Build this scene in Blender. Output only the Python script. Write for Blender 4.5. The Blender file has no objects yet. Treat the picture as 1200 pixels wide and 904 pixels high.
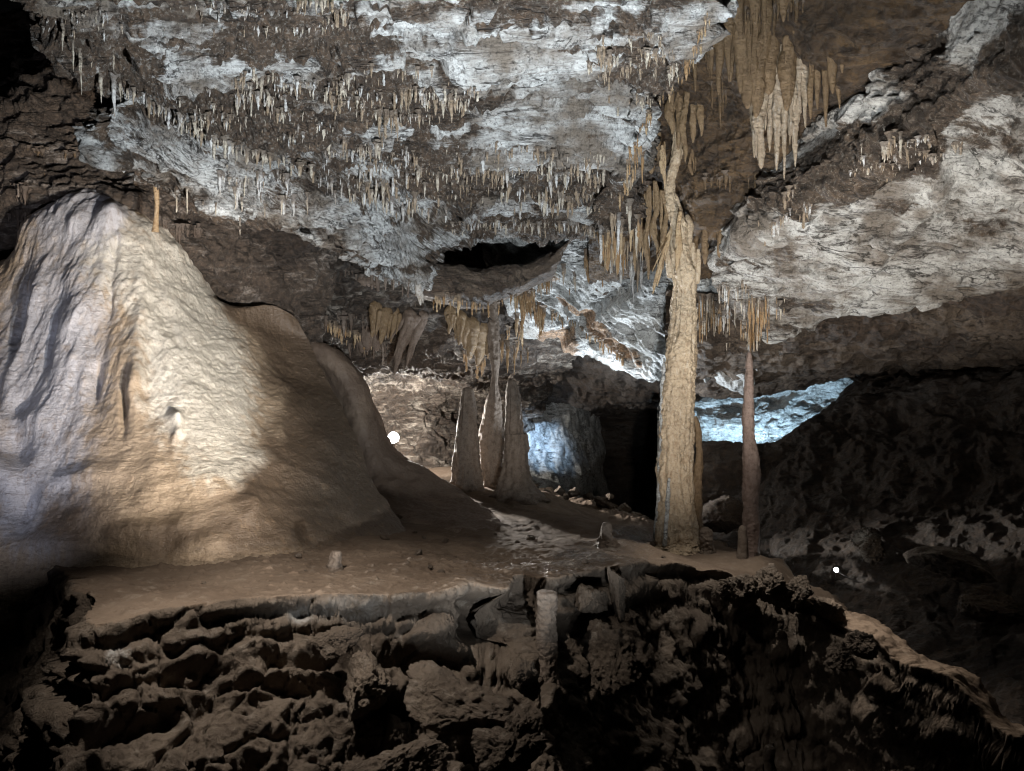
import bpy, bmesh, math, random
import numpy as np
from mathutils import Vector, Matrix
from mathutils.bvhtree import BVHTree

random.seed(7)
RNG = np.random.default_rng(11)
S = bpy.context.scene
COL = S.collection
F = 876.0            # focal length in photo pixels (photo is 1200 x 904)
CZ = 1.65            # eye height above the mud terrace
rad = math.radians


def P(px, py, d):
    """A place in the cave from a bearing and a distance into the cave."""
    return np.array([(px - 600.0) / F * d, d, CZ + (452.0 - py) / F * d])


# ------------------------------------------------------------------ noise
def _hash(ix, iy, iz, seed):
    h = (ix.astype(np.uint32) * np.uint32(374761393) + iy.astype(np.uint32) * np.uint32(668265263)
         + iz.astype(np.uint32) * np.uint32(2147483647) + np.uint32((seed * 974711 + 12345) & 0xffffffff))
    h = (h ^ (h >> np.uint32(13))) * np.uint32(1274126177)
    h ^= h >> np.uint32(16)
    h = h * np.uint32(2246822519)
    return h ^ (h >> np.uint32(15))


def perlin(p, seed=0):
    f = np.floor(p)
    i = f.astype(np.int64)
    t = (p - f).astype(np.float32)
    u = t * t * t * (t * (t * 6 - 15) + 10)
    out = np.zeros(len(p), np.float32)
    for dx in (0, 1):
        wx = u[:, 0] if dx else 1 - u[:, 0]
        for dy in (0, 1):
            wy = u[:, 1] if dy else 1 - u[:, 1]
            for dz in (0, 1):
                wz = u[:, 2] if dz else 1 - u[:, 2]
                h = _hash(i[:, 0] + dx, i[:, 1] + dy, i[:, 2] + dz, seed)
                gx = (h & np.uint32(1023)).astype(np.float32) / 511.5 - 1
                gy = ((h >> np.uint32(10)) & np.uint32(1023)).astype(np.float32) / 511.5 - 1
                gz = ((h >> np.uint32(20)) & np.uint32(1023)).astype(np.float32) / 511.5 - 1
                out += wx * wy * wz * (gx * (t[:, 0] - dx) + gy * (t[:, 1] - dy) + gz * (t[:, 2] - dz))
    return out * 1.3


def fbm(p, octv=4, seed=0, gain=0.5, lac=2.03):
    a, s, o = 1.0, 0.0, 0.0
    p = np.asarray(p, np.float64)
    for k in range(octv):
        o = o + a * perlin(p, seed + k * 17)
        s += a
        a *= gain
        p = p * lac + 3.7
    return o / s


def ridged(p, octv=4, seed=0, gain=0.5, lac=2.07):
    a, s, o = 1.0, 0.0, 0.0
    p = np.asarray(p, np.float64)
    for k in range(octv):
        o = o + a * (1 - np.abs(perlin(p, seed + k * 13)) * 2.0)
        s += a
        a *= gain
        p = p * lac + 1.9
    return o / s


def voro(p, seed=0):
    """distance to the nearest and second nearest cell point, plus the cell's hash"""
    f = np.floor(p)
    i = f.astype(np.int64)
    t = p - f
    d1 = np.full(len(p), 9.0)
    d2 = np.full(len(p), 9.0)
    hid = np.zeros(len(p))
    for dx in (-1, 0, 1):
        for dy in (-1, 0, 1):
            for dz in (-1, 0, 1):
                h = _hash(i[:, 0] + dx, i[:, 1] + dy, i[:, 2] + dz, seed)
                cx = dx + (h & np.uint32(1023)) / 1023.0 - t[:, 0]
                cy = dy + ((h >> np.uint32(10)) & np.uint32(1023)) / 1023.0 - t[:, 1]
                cz = dz + ((h >> np.uint32(20)) & np.uint32(1023)) / 1023.0 - t[:, 2]
                d = np.sqrt(cx * cx + cy * cy + cz * cz)
                near = d < d1
                d2 = np.where(near, d1, np.minimum(d2, d))
                hid = np.where(near, (h >> np.uint32(7)) % np.uint32(1000) / 1000.0, hid)
                d1 = np.where(near, d, d1)
    return d1, d2, hid


def sstep(a, b, x):
    t = np.clip((x - a) / (b - a), 0, 1)
    return t * t * (3 - 2 * t)


def blobs(px, py, lst):
    """soft elliptical patches on a surface: (cx, cy, rx, ry, angle, weight)"""
    o = np.zeros(len(px))
    for cx, cy, rx, ry, ang, w in lst:
        c, s = math.cos(rad(ang)), math.sin(rad(ang))
        dx, dy = px - cx, py - cy
        q = ((dx * c + dy * s) / rx) ** 2 + ((-dx * s + dy * c) / ry) ** 2
        o = np.maximum(o, w * np.clip(1.6 - q, 0, 1)) if w > 0 else o + w * np.clip(1.6 - q, 0, 1)
    return o


def soft(px, py, lst):
    o = np.zeros(len(px))
    for cx, cy, rx, ry, ang, w in lst:
        c, s = math.cos(rad(ang)), math.sin(rad(ang))
        dx, dy = px - cx, py - cy
        o = o + w * np.exp(-.9 * (((dx * c + dy * s) / rx) ** 2 + ((-dx * s + dy * c) / ry) ** 2))
    return np.clip(o, 0, 1)


def project(V):
    y = np.maximum(V[:, 1], 0.3)
    return 600 + F * V[:, 0] / y, 452 - F * (V[:, 2] - CZ) / y


# ------------------------------------------------------------------ mesh helpers
def mesh_obj(name, V, Q, mat, attrs=None, smooth=True, parent=None, T=None):
    me = bpy.data.meshes.new(name)
    V = np.ascontiguousarray(V, np.float32)
    Q = np.ascontiguousarray(Q, np.int32)
    nt = 0 if T is None else len(T)
    me.vertices.add(len(V))
    me.vertices.foreach_set('co', V.ravel())
    loops = Q.ravel() if nt == 0 else np.concatenate([Q.ravel(), np.ascontiguousarray(T, np.int32).ravel()])
    me.loops.add(len(loops))
    me.loops.foreach_set('vertex_index', loops)
    me.polygons.add(len(Q) + nt)
    st = np.arange(len(Q), dtype=np.int32) * 4
    if nt:
        st = np.concatenate([st, len(Q) * 4 + np.arange(nt, dtype=np.int32) * 3])
    me.polygons.foreach_set('loop_start', st)
    me.update(calc_edges=True)
    me.validate()
    me.polygons.foreach_set('use_smooth', np.full(len(me.polygons), smooth))
    for k, a in (attrs or {}).items():
        at = me.attributes.new(k, 'FLOAT', 'POINT')
        at.data.foreach_set('value', np.ascontiguousarray(a, np.float32))
    me.materials.append(mat)
    ob = bpy.data.objects.new(name, me)
    COL.objects.link(ob)
    if parent is not None:
        ob.parent = parent
    return ob


def tag(o, label=None, cat=None, group=None, kind=None):
    if label: o['label'] = label
    if cat: o['category'] = cat
    if group: o['group'] = group
    if kind: o['kind'] = kind
    return o


def thing(name, loc, label, cat, group=None):
    o = bpy.data.objects.new(name, None)
    o.empty_display_size = 0.1
    COL.objects.link(o)
    o.location = loc
    return tag(o, label, cat, group)


def grid_faces(nr, nc, wrap=False):
    r = np.arange(nr - 1)[:, None]
    c = np.arange(nc if wrap else nc - 1)[None, :]
    c2 = (c + 1) % nc
    a = r * nc + c
    b = r * nc + c2
    return np.stack([a, b, b + nc, a + nc], -1).reshape(-1, 4)


def _cr(A, t):
    """Catmull-Rom along axis 0 at parameters t"""
    n = len(A)
    i = np.clip(np.floor(t).astype(int), 0, n - 2)
    u = (t - i)[:, None, None]
    p0 = A[np.maximum(i - 1, 0)]
    p1 = A[i]
    p2 = A[i + 1]
    p3 = A[np.minimum(i + 2, n - 1)]
    return 0.5 * (2 * p1 + (p2 - p0) * u + (2 * p0 - 5 * p1 + 4 * p2 - p3) * u * u
                  + (3 * p1 - p0 - 3 * p2 + p3) * u ** 3)


def _params(A, n):
    L = np.linalg.norm(np.diff(A, axis=0), axis=2)
    dep = np.maximum(0.5 * (A[:-1, :, 1] + A[1:, :, 1]), 1.5)
    w = (L / dep).mean(1) + 1e-4
    c = np.concatenate([[0], np.cumsum(w)])
    c /= c[-1]
    return np.interp(np.linspace(0, 1, n), c, np.arange(len(A)))


BVH = {}


def surf(name, rows, nu, nv, disp, mat, flip=False, bvh=None, make=True):
    """A rock surface through rows of control points (px, py, distance[, dx, dy, dz])."""
    A = np.array([[P(*q[:3]) + (np.array(q[3:6]) if len(q) > 3 else 0) for q in r] for r in rows])
    A = _cr(A, _params(A, nv))
    A = np.swapaxes(A, 0, 1)
    A = _cr(A, _params(A, nu))
    A = np.swapaxes(A, 0, 1)                       # nv x nu x 3
    du = np.gradient(A, axis=1)
    dv = np.gradient(A, axis=0)
    N = np.cross(du, dv)
    N /= np.linalg.norm(N, axis=2, keepdims=True) + 1e-9
    m = (slice(nv // 3, nv // 3 * 2), slice(nu // 3, nu // 3 * 2))
    if ((np.array([0, 0, CZ]) - A[m]) * N[m]).sum() < 0:
        N = -N
    if flip:
        N = -N
    V = A.reshape(-1, 3)
    N = N.reshape(-1, 3)
    px, py = project(V)
    h, attrs = disp(V, N, px, py)
    V2 = V + (N * h[:, None] if h.ndim == 1 else h)
    if bvh:
        s = 3
        G = V2.reshape(nv, nu, 3)[::s, ::s]
        fq = grid_faces(G.shape[0], G.shape[1])
        BVH.setdefault(bvh, []).append((G.reshape(-1, 3), fq))
    return mesh_obj(name, V2, grid_faces(nv, nu), mat, attrs)


# ------------------------------------------------------------------ materials
class Nodes:
    def __init__(self, name):
        self.m = bpy.data.materials.new(name)
        self.m.use_nodes = True
        self.t = self.m.node_tree
        self.t.nodes.clear()
        self.out = self.t.nodes.new('ShaderNodeOutputMaterial')

    def n(self, typ, ins=None, **kw):
        nd = self.t.nodes.new(typ)
        for k, v in kw.items():
            setattr(nd, k, v)
        for k, v in (ins or {}).items():
            s = nd.inputs[k]
            if hasattr(v, 'is_output') or isinstance(v, bpy.types.NodeSocket):
                self.t.links.new(v, s)
            else:
                s.default_value = v
        return nd

    def math(self, op, a, b=0.0, clamp=False):
        return self.n('ShaderNodeMath', {0: a, 1: b}, operation=op, use_clamp=clamp).outputs[0]

    def noise(self, vec, scale, detail=6, rough=0.55, dist=0.0):
        return self.n('ShaderNodeTexNoise', {'Vector': vec, 'Scale': scale, 'Detail': detail,
                                             'Roughness': rough, 'Distortion': dist}).outputs[0]

    def ramp(self, x, a, b, lo=0.0, hi=1.0):
        return self.n('ShaderNodeMapRange', {0: x, 1: a, 2: b, 3: lo, 4: hi}, interpolation_type='SMOOTHSTEP').outputs[0]

    def mix(self, f, a, b, mode='MIX'):
        nd = self.t.nodes.new('ShaderNodeMix')
        nd.data_type = 'RGBA'
        nd.blend_type = mode
        for k, v in ((0, f), (6, a), (7, b)):
            if isinstance(v, bpy.types.NodeSocket):
                self.t.links.new(v, nd.inputs[k])
            else:
                nd.inputs[k].default_value = v if k == 0 else (*v, 1) if len(v) == 3 else v
        return nd.outputs[2]

    def pos(self, scale=(1, 1, 1), rot=(0, 0, 0), obj=False):
        c = self.n('ShaderNodeTexCoord').outputs['Object'] if obj else self.n('ShaderNodeNewGeometry').outputs['Position']
        return self.n('ShaderNodeMapping', {'Vector': c, 'Scale': scale, 'Rotation': [rad(r) for r in rot]}).outputs[0]

    def attr(self, name):
        return self.n('ShaderNodeAttribute', attribute_name=name).outputs['Fac']

    def finish(self, col, rough, height=None, dist=0.02, strength=1.0, spec=0.5, **kw):
        b = self.n('ShaderNodeBsdfPrincipled', {'Base Color': col, 'Roughness': rough, 'Specular IOR Level': spec, **kw})
        if height is not None:
            bp = self.n('ShaderNodeBump', {'Height': height, 'Distance': dist, 'Strength': strength})
            self.t.links.new(bp.outputs[0], b.inputs['Normal'])
        self.t.links.new(b.outputs[0], self.out.inputs[0])
        return self.m


def mat_limestone(name, pale=(.5, .5, .48), grey=(.27, .26, .25), clay=(.12, .092, .07), rot=(0, 0, 0), line=.85, rough=.6, fleck=.5, rot2=None):
    """pale bedded limestone, cracked and veined, with clay-coated patches (attribute crust)"""
    k = Nodes(name)
    p = k.pos()
    st = k.pos((0.7, 4.2, 4.2), rot)
    if rot2 is not None:                                   # the beds swing round across the slab
        mv = k.n('ShaderNodeMix', data_type='VECTOR')
        k.t.links.new(k.attr('swing'), mv.inputs[0])
        k.t.links.new(st, mv.inputs[4])
        k.t.links.new(k.pos((0.7, 4.2, 4.2), rot2), mv.inputs[5])
        st = mv.outputs[1]
    crust = k.attr('crust')
    n1 = k.noise(p, 1.7, 8, .62)
    n2 = k.noise(st, 1.9, 9, .68, .5)
    n3 = k.noise(p, 12, 9, .7, .2)
    n4 = k.noise(p, 38, 6, .7)
    base = k.mix(k.ramp(n1, .40, .62), pale, grey)
    base = k.mix(k.ramp(n2, .48, .68, 0, .7), base, (grey[0] * .62, grey[1] * .57, grey[2] * .5))
    # bedding cracks: thin lines where a stretched noise crosses a level, broken up by a second noise
    cr = k.math('ABSOLUTE', k.math('SUBTRACT', k.noise(st, 1.0, 7, .6, .7), .5))
    lines = k.math('MULTIPLY', k.ramp(cr, .0, .018, line, 0), k.ramp(k.noise(p, 1.9, 3, .5), .42, .58))
    cr2 = k.math('ABSOLUTE', k.math('SUBTRACT', k.noise(p, 1.1, 7, .62, .4), .5))
    lines2 = k.math('MULTIPLY', k.ramp(cr2, .0, .006, line, 0), k.ramp(k.noise(p, 1.5, 3, .5), .5, .62))
    ln = k.math('MAXIMUM', lines, lines2)
    cm = k.math('ADD', crust, k.math('MULTIPLY', k.math('SUBTRACT', k.noise(st, 2.2, 10, .72, .4), .5), 2.4))
    cm = k.ramp(cm, .30, .72)
    cl = k.mix(k.ramp(n3, .4, .66), clay, (clay[0] * 2.3, clay[1] * 2.2, clay[2] * 2.1))
    cl = k.mix(k.ramp(n4, .53, .62, 0, fleck), cl, (pale[0] * .8, pale[1] * .76, pale[2] * .7))
    cl = k.mix(k.ramp(n1, .5, .7, 0, .6), cl, (clay[0] * .55, clay[1] * .5, clay[2] * .48))
    col = k.mix(cm, base, cl)
    col = k.mix(ln, col, (.035, .027, .021))
    col = k.mix(k.ramp(n4, .34, .50, .7, .0), col, (.04, .033, .028))  # low spots darkened in the colour, standing in for shade in the pits
    col = k.mix(k.ramp(k.noise(st, 5.5, 8, .7, .4), .50, .62, 0, .45), col, (.075, .06, .048))
    hgt = k.math('ADD', k.math('MULTIPLY', n3, 1.0), k.math('MULTIPLY', n2, .9))
    hgt = k.math('SUBTRACT', hgt, k.math('MULTIPLY', ln, .5))
    hgt = k.math('ADD', hgt, k.math('MULTIPLY', n4, .5))
    hgt = k.math('ADD', hgt, k.math('MULTIPLY', k.noise(p, 110, 4, .6), .15))
    return k.finish(col, k.ramp(n3, .3, .7, rough - .2, rough + .2), hgt, .06, 1.0, .45)


def mat_mud(name, a=(.165, .13, .102), b=(.095, .072, .056), c=(.24, .205, .172), rough=.85, wet=0.0, bump=.03):
    k = Nodes(name)
    p = k.pos()
    n1 = k.noise(p, 1.6, 8, .6)
    n2 = k.noise(p, 9, 9, .68, .3)
    n3 = k.noise(p, 45, 6, .65)
    col = k.mix(k.ramp(n1, .35, .65), a, b)
    col = k.mix(k.ramp(n2, .52, .72, 0, .8), col, c)
    col = k.mix(k.ramp(n3, .55, .75, 0, .5), col, (b[0] * .6, b[1] * .6, b[2] * .6))
    pale = k.attr('pale')
    col = k.mix(k.math('MULTIPLY', pale, k.ramp(n2, .35, .6)), col, (.42, .40, .37))
    wt = k.attr('wet')
    r = k.ramp(k.math('MULTIPLY', wt, k.ramp(n2, .3, .55)), 0, 1, rough, .17)
    hgt = k.math('ADD', n2, k.math('MULTIPLY', n3, .4))
    hgt = k.math('ADD', hgt, k.math('MULTIPLY', k.noise(p, 130, 3, .6), .12))
    return k.finish(col, r, hgt, bump, 1.0, .2)


def mat_flow(name, cream=(.72, .66, .56), tan=(.43, .325, .225), brown=(.12, .085, .057), rough=.36):
    """calcite flowstone: tiny ripple terraces, streaks running down the slope (attributes cream, brown, grey)"""
    k = Nodes(name)
    p = k.pos()
    n1 = k.noise(p, 1.8, 7, .6)
    v = k.noise(k.pos((5, 5, .55)), 2.0, 8, .6, .4)         # streaks down the slope
    rip = k.noise(k.pos((4, 4, 13)), 2.2, 6, .62, .9)         # ripple terraces
    rip2 = k.noise(k.pos((14, 14, 40)), 1.6, 4, .6, .5)
    f = k.noise(p, 26, 7, .65)
    cm = k.ramp(k.math('ADD', k.attr('cream'), k.math('MULTIPLY', k.math('SUBTRACT', v, .5), 1.3)), .25, .75)
    bm = k.ramp(k.math('ADD', k.attr('brown'), k.math('MULTIPLY', k.math('SUBTRACT', n1, .5), 1.1)), .3, .75)
    gm = k.ramp(k.math('ADD', k.attr('grey'), k.math('MULTIPLY', k.math('SUBTRACT', v, .5), 1.0)), .3, .8)
    col = k.mix(cm, tan, cream)
    col = k.mix(gm, col, (.50, .48, .49))
    col = k.mix(bm, col, brown)
    col = k.mix(k.ramp(v, .55, .75, 0, .55), col, (tan[0] * .75, tan[1] * .68, tan[2] * .6))
    col = k.mix(k.ramp(f, .5, .78, 0, .5), col, (brown[0] * .8, brown[1] * .75, brown[2] * .7))
    col = k.mix(k.math('MULTIPLY', k.ramp(rip, .52, .68, 0, .5), k.attr('ripple')), col, (brown[0], brown[1], brown[2]))
    col = k.mix(k.ramp(k.noise(k.pos((14, 14, 1.2)), 1.5, 8, .7, .3), .5, .66, 0, .4), col, (brown[0] * 1.3, brown[1] * 1.25, brown[2] * 1.2))
    col = k.mix(k.ramp(k.noise(p, 55, 5, .7), .54, .66, 0, .35), col, (brown[0] * .7, brown[1] * .65, brown[2] * .6))
    low = k.attr('ripple')
    hgt = k.math('ADD', k.math('MULTIPLY', rip, k.ramp(low, 0, 1, .25, .8)), k.math('MULTIPLY', f, .8))
    hgt = k.math('ADD', hgt, k.math('MULTIPLY', k.noise(p, 70, 5, .65), .5))
    hgt = k.math('ADD', hgt, k.math('MULTIPLY', rip2, k.ramp(low, 0, 1, .1, .4)))
    r = k.ramp(f, .35, .65, rough - .1, rough + .2)
    return k.finish(col, r, hgt, .018, 1.0, .5)


def mat_stal(name, a=(.52, .46, .37), b=(.30, .225, .15), c=(.60, .59, .57), rough=.35, ripple=1.0):
    """speleothem calcite, tone drifting from piece to piece"""
    k = Nodes(name)
    oc = k.n('ShaderNodeSeparateColor', {0: k.n('ShaderNodeObjectInfo').outputs['Color']}).outputs[0]
    oi = k.math('ADD', oc, k.math('MULTIPLY', k.n('ShaderNodeObjectInfo').outputs['Random'], .04))
    t = k.math('FRACT', k.math('ADD', oi, k.attr('tint')))
    p = k.pos()
    n1 = k.noise(p, 11, 6, .6)
    v = k.noise(k.pos((40, 40, 9)), 1.0, 6, .6, .3)
    col = k.mix(k.ramp(t, .15, .6), a, b)
    col = k.mix(k.ramp(t, .66, .78), col, c)
    col = k.mix(k.ramp(n1, .45, .7, 0, .7), col, (b[0] * .75, b[1] * .7, b[2] * .65))
    n5 = k.noise(p, 42, 6, .7)
    col = k.mix(k.ramp(v, .5, .75, 0, .3), col, c)
    col = k.mix(k.ramp(n5, .50, .64, 0, .55), col, (b[0] * .5, b[1] * .47, b[2] * .45))
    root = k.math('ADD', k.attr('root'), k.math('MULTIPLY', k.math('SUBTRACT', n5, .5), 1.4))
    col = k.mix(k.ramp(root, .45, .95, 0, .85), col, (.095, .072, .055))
    hgt = k.math('ADD', k.math('MULTIPLY', v, .4), k.math('ADD', n5, k.math('MULTIPLY', k.noise(k.pos((20, 20, 34)), 1.2, 5, .65, .5), ripple)))
    return k.finish(col, k.ramp(n1, .3, .7, rough - .1, rough + .25), hgt, .018, 1.0, .5)


def mat_emit(name, col, strength):
    k = Nodes(name)
    e = k.n('ShaderNodeEmission', {'Color': (*col, 1), 'Strength': strength})
    k.t.links.new(e.outputs[0], k.out.inputs[0])
    return k.m


def mat_plain(name, col, rough=.5, metal=0.0):
    k = Nodes(name)
    n = k.noise(k.pos(obj=True), 40, 4, .6)
    c = k.mix(k.ramp(n, .4, .7, 0, .5), col, tuple(x * .6 for x in col))
    return k.finish(c, rough, n, .002, .5, .5, Metallic=metal)


M = {}
M['ceil'] = mat_limestone('pale bedded limestone', pale=(.66, .66, .64), grey=(.22, .182, .145), clay=(.055, .037, .024), fleck=.28, rot=(0, 0, -4), rot2=(0, 0, -52))
M['rceil'] = mat_limestone('grey bedded limestone', pale=(.60, .575, .53), grey=(.22, .182, .145), clay=(.055, .038, .025), fleck=.3, rot=(0, 0, -14))
M['bright'] = mat_limestone('white scalloped limestone', pale=(.68, .68, .66), grey=(.42, .42, .40), clay=(.2, .13, .08), rot=(0, 25, 30), line=.9)
M['brownrock'] = mat_limestone('brown clay-coated rock', pale=(.19, .14, .10), grey=(.11, .08, .057), clay=(.055, .038, .027), rot=(0, 0, 20), fleck=.15)
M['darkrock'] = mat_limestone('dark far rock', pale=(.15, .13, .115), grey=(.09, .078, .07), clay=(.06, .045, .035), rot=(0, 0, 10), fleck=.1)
M['pinkrock'] = mat_limestone('weathered brown rock', pale=(.42, .36, .305), grey=(.17, .135, .11), clay=(.055, .04, .029), fleck=.2, rot=(0, 0, 0))
M['orange'] = mat_limestone('orange brown calcite', pale=(.13, .08, .04), grey=(.07, .043, .022), clay=(.03, .019, .011), fleck=.1, rot=(0, 90, 0), rough=.5)  # rift wall: the recess's shade is put into this darkened colour
M['midrock'] = mat_limestone('brown back wall rock', pale=(.36, .32, .27), grey=(.13, .10, .078), clay=(.03, .021, .015), fleck=.12)  # darker rock for the back wall, with the shade under the slab in its colour
M['mud'] = mat_mud('brown cave mud', a=(.17, .125, .09), b=(.11, .078, .055), c=(.22, .175, .135), bump=.02)
M['clod'] = mat_mud('crumbly mud and stone', a=(.17, .132, .10), b=(.09, .068, .051), c=(.25, .21, .17), bump=.06)
M['flow'] = mat_flow('flowstone calcite')
M['flow2'] = mat_flow('muddy flowstone', cream=(.4, .32, .24), tan=(.26, .19, .135), brown=(.15, .105, .075), rough=.55)
M['stal'] = mat_stal('stalactite calcite')
M['stalorange'] = mat_stal('orange calcite', a=(.44, .32, .19), b=(.32, .195, .09), c=(.52, .46, .38))
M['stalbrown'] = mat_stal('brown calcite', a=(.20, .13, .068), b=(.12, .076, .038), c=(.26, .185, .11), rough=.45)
M['stalmud'] = mat_stal('mud-stained calcite', a=(.17, .122, .09), b=(.11, .078, .057), c=(.24, .19, .15), rough=.6, ripple=.5)
M['stalgrey'] = mat_stal('grey mud-coated calcite', a=(.165, .125, .094), b=(.108, .08, .059), c=(.22, .18, .145), rough=.7, ripple=.5)
M['stalamber'] = mat_stal('amber brown calcite', a=(.24, .165, .09), b=(.16, .10, .05), c=(.33, .25, .17))
M['stalred'] = mat_stal('reddish mud-stained calcite', a=(.175, .122, .098), b=(.12, .082, .064), c=(.25, .195, .165), rough=.6, ripple=.5)
M['column'] = mat_stal('column calcite', a=(.50, .40, .28), b=(.36, .255, .155), c=(.66, .61, .53), rough=.3)
LAMP_D = 14.6

# ================================================================== THE ROCK
def structure(o):
    o['kind'] = 'structure'
    return o


def off(q, dx, dy, dz):
    return (q[0], q[1], q[2], dx, dy, dz)


# ---- main ceiling slab ------------------------------------------------------
cols = [
    [(-120, -260, 3.0), (34, -2, 4.3), (64, 34, 4.7), (96, 76, 5.2), (120, 108, 5.6), (122, 140, 5.9), (124, 182, 6.2)],
    [(40, -260, 3.0), (150, 0, 4.4), (158, 38, 4.8), (168, 78, 5.3), (178, 124, 5.8), (172, 172, 6.3), (176, 222, 6.7)],
    [(200, -260, 3.1), (260, 0, 4.5), (266, 40, 4.9), (272, 84, 5.5), (278, 145, 6.2), (272, 200, 6.8), (268, 252, 7.2)],
    [(330, -260, 3.2), (370, 0, 4.6), (372, 48, 5.1), (375, 96, 5.7), (376, 168, 6.7), (370, 235, 7.6), (366, 295, 8.2)],
    [(450, -260, 3.2), (480, 0, 4.6), (480, 50, 5.2), (480, 105, 5.9), (482, 180, 7.0), (482, 262, 8.3), (482, 336, 9.1)],
    [(510, -260, 3.2), (524, 0, 4.6), (520, 50, 5.2), (516, 105, 5.9), (518, 178, 7.1), (516, 240, 8.3), (514, 300, 9.4)],
    [(570, -260, 3.2), (570, 0, 4.6), (560, 50, 5.2), (553, 102, 5.9), (548, 175, 7.2), (545, 226, 8.4), (540, 268, 9.6)],
    [(650, -260, 3.2), (640, 0, 4.6), (632, 50, 5.2), (622, 102, 5.9), (616, 175, 7.2), (610, 222, 8.4), (604, 262, 9.6)],
    [(730, -260, 3.2), (715, 0, 4.6), (702, 48, 5.1), (690, 98, 5.8), (680, 172, 7.1), (672, 220, 8.3), (662, 264, 9.5)],
    [(800, -260, 3.2), (782, 0, 4.65), (766, 45, 5.1), (748, 92, 5.7), (728, 160, 6.8), (714, 214, 8.0), (704, 268, 9.2)],
    [(860, -260, 3.2), (834, -2, 4.7), (818, 42, 5.1), (800, 84, 5.5), (760, 126, 6.2), (734, 186, 7.3), (722, 262, 8.9)],
]
rows = [[c[r] for c in cols] for r in range(7)]
for r in rows:                                   # the slab's own thickness: its sides turn up and away
    a, b = r[0], r[-1]
    r.insert(0, off(a, -.12, .25, .30))
    r.insert(0, off(a, -.05, .55, 1.6))
    r.append(off(b, .10, .18, .32))
    r.append(off(b, .10, .45, 1.7))
last = rows[-1]
rows.append([tuple(list(q[:3]) + list((np.array(q[3:6] if len(q) > 3 else (0, 0, 0)) + (0, .22, .16)).tolist())) for q in last])
rows.append([tuple(list(q[:3]) + list((np.array(q[3:6] if len(q) > 3 else (0, 0, 0)) + (0, .7, .9)).tolist())) for q in last])

WHITE = [(640, 60, 105, 40, 0, 1.), (585, 25, 120, 26, 0, .9), (645, 150, 90, 42, -4, 1.2), (730, 150, 40, 22, -30, 1.), (485, 45, 60, 30, -20, 1.), (455, 150, 26, 14, 0, 1.),
         (440, 197, 30, 13, 5, 1.), (490, 222, 34, 13, 8, 1.1), (596, 231, 32, 10, 0, 1.1), (232, 62, 50, 20, -8, 1.), (372, 246, 70, 15, 6, 1.1),
         (90, 12, 45, 18, 20, .7), (455, 285, 45, 22, 20, .9), (690, 247, 25, 14, -20, 1.), (222, 160, 34, 14, 10, .7),
         (790, 40, 30, 40, 40, .7), (350, 70, 20, 12, 0, .6), (300, 235, 60, 14, 25, .55), (262, 196, 50, 16, 14, .6), (420, 60, 30, 14, 0, .5), (480, 20, 40, 20, 0, .8)]
DARK = [(470, 105, 80, 36, 10, 1.), (300, 118, 90, 32, 10, 1.), (745, 75, 50, 48, 0, 1.), (560, 205, 120, 34, 4, .8), (345, 35, 130, 24, 0, .7),
        (690, 215, 50, 24, 0, .7), (130, 60, 70, 40, 30, .5)]


def line_dist(px, py, pts):
    """signed distance to a polyline (positive below/left of it when walked left to right)"""
    best = np.full(len(px), 1e9)
    sg = np.zeros(len(px))
    for (x0, y0), (x1, y1) in zip(pts[:-1], pts[1:]):
        dx, dy = x1 - x0, y1 - y0
        L2 = dx * dx + dy * dy
        t = np.clip(((px - x0) * dx + (py - y0) * dy) / L2, 0, 1)
        d = np.hypot(px - x0 - t * dx, py - y0 - t * dy)
        s = np.sign(dx * (py - y0) - dy * (px - x0))
        near = d < best
        best = np.where(near, d, best)
        sg = np.where(near, s, sg)
    return best * sg


STEP = [(150, 104), (168, 112), (200, 132), (240, 157), (290, 176), (340, 188), (372, 200), (420, 214), (480, 236), (520, 262)]


def bed(V, ang, fx, fy, fz):
    c, s = math.cos(rad(ang)), math.sin(rad(ang))
    return np.stack([(V[:, 0] * c + V[:, 1] * s) * fx, (-V[:, 0] * s + V[:, 1] * c) * fy, V[:, 2] * fz], 1)


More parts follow.
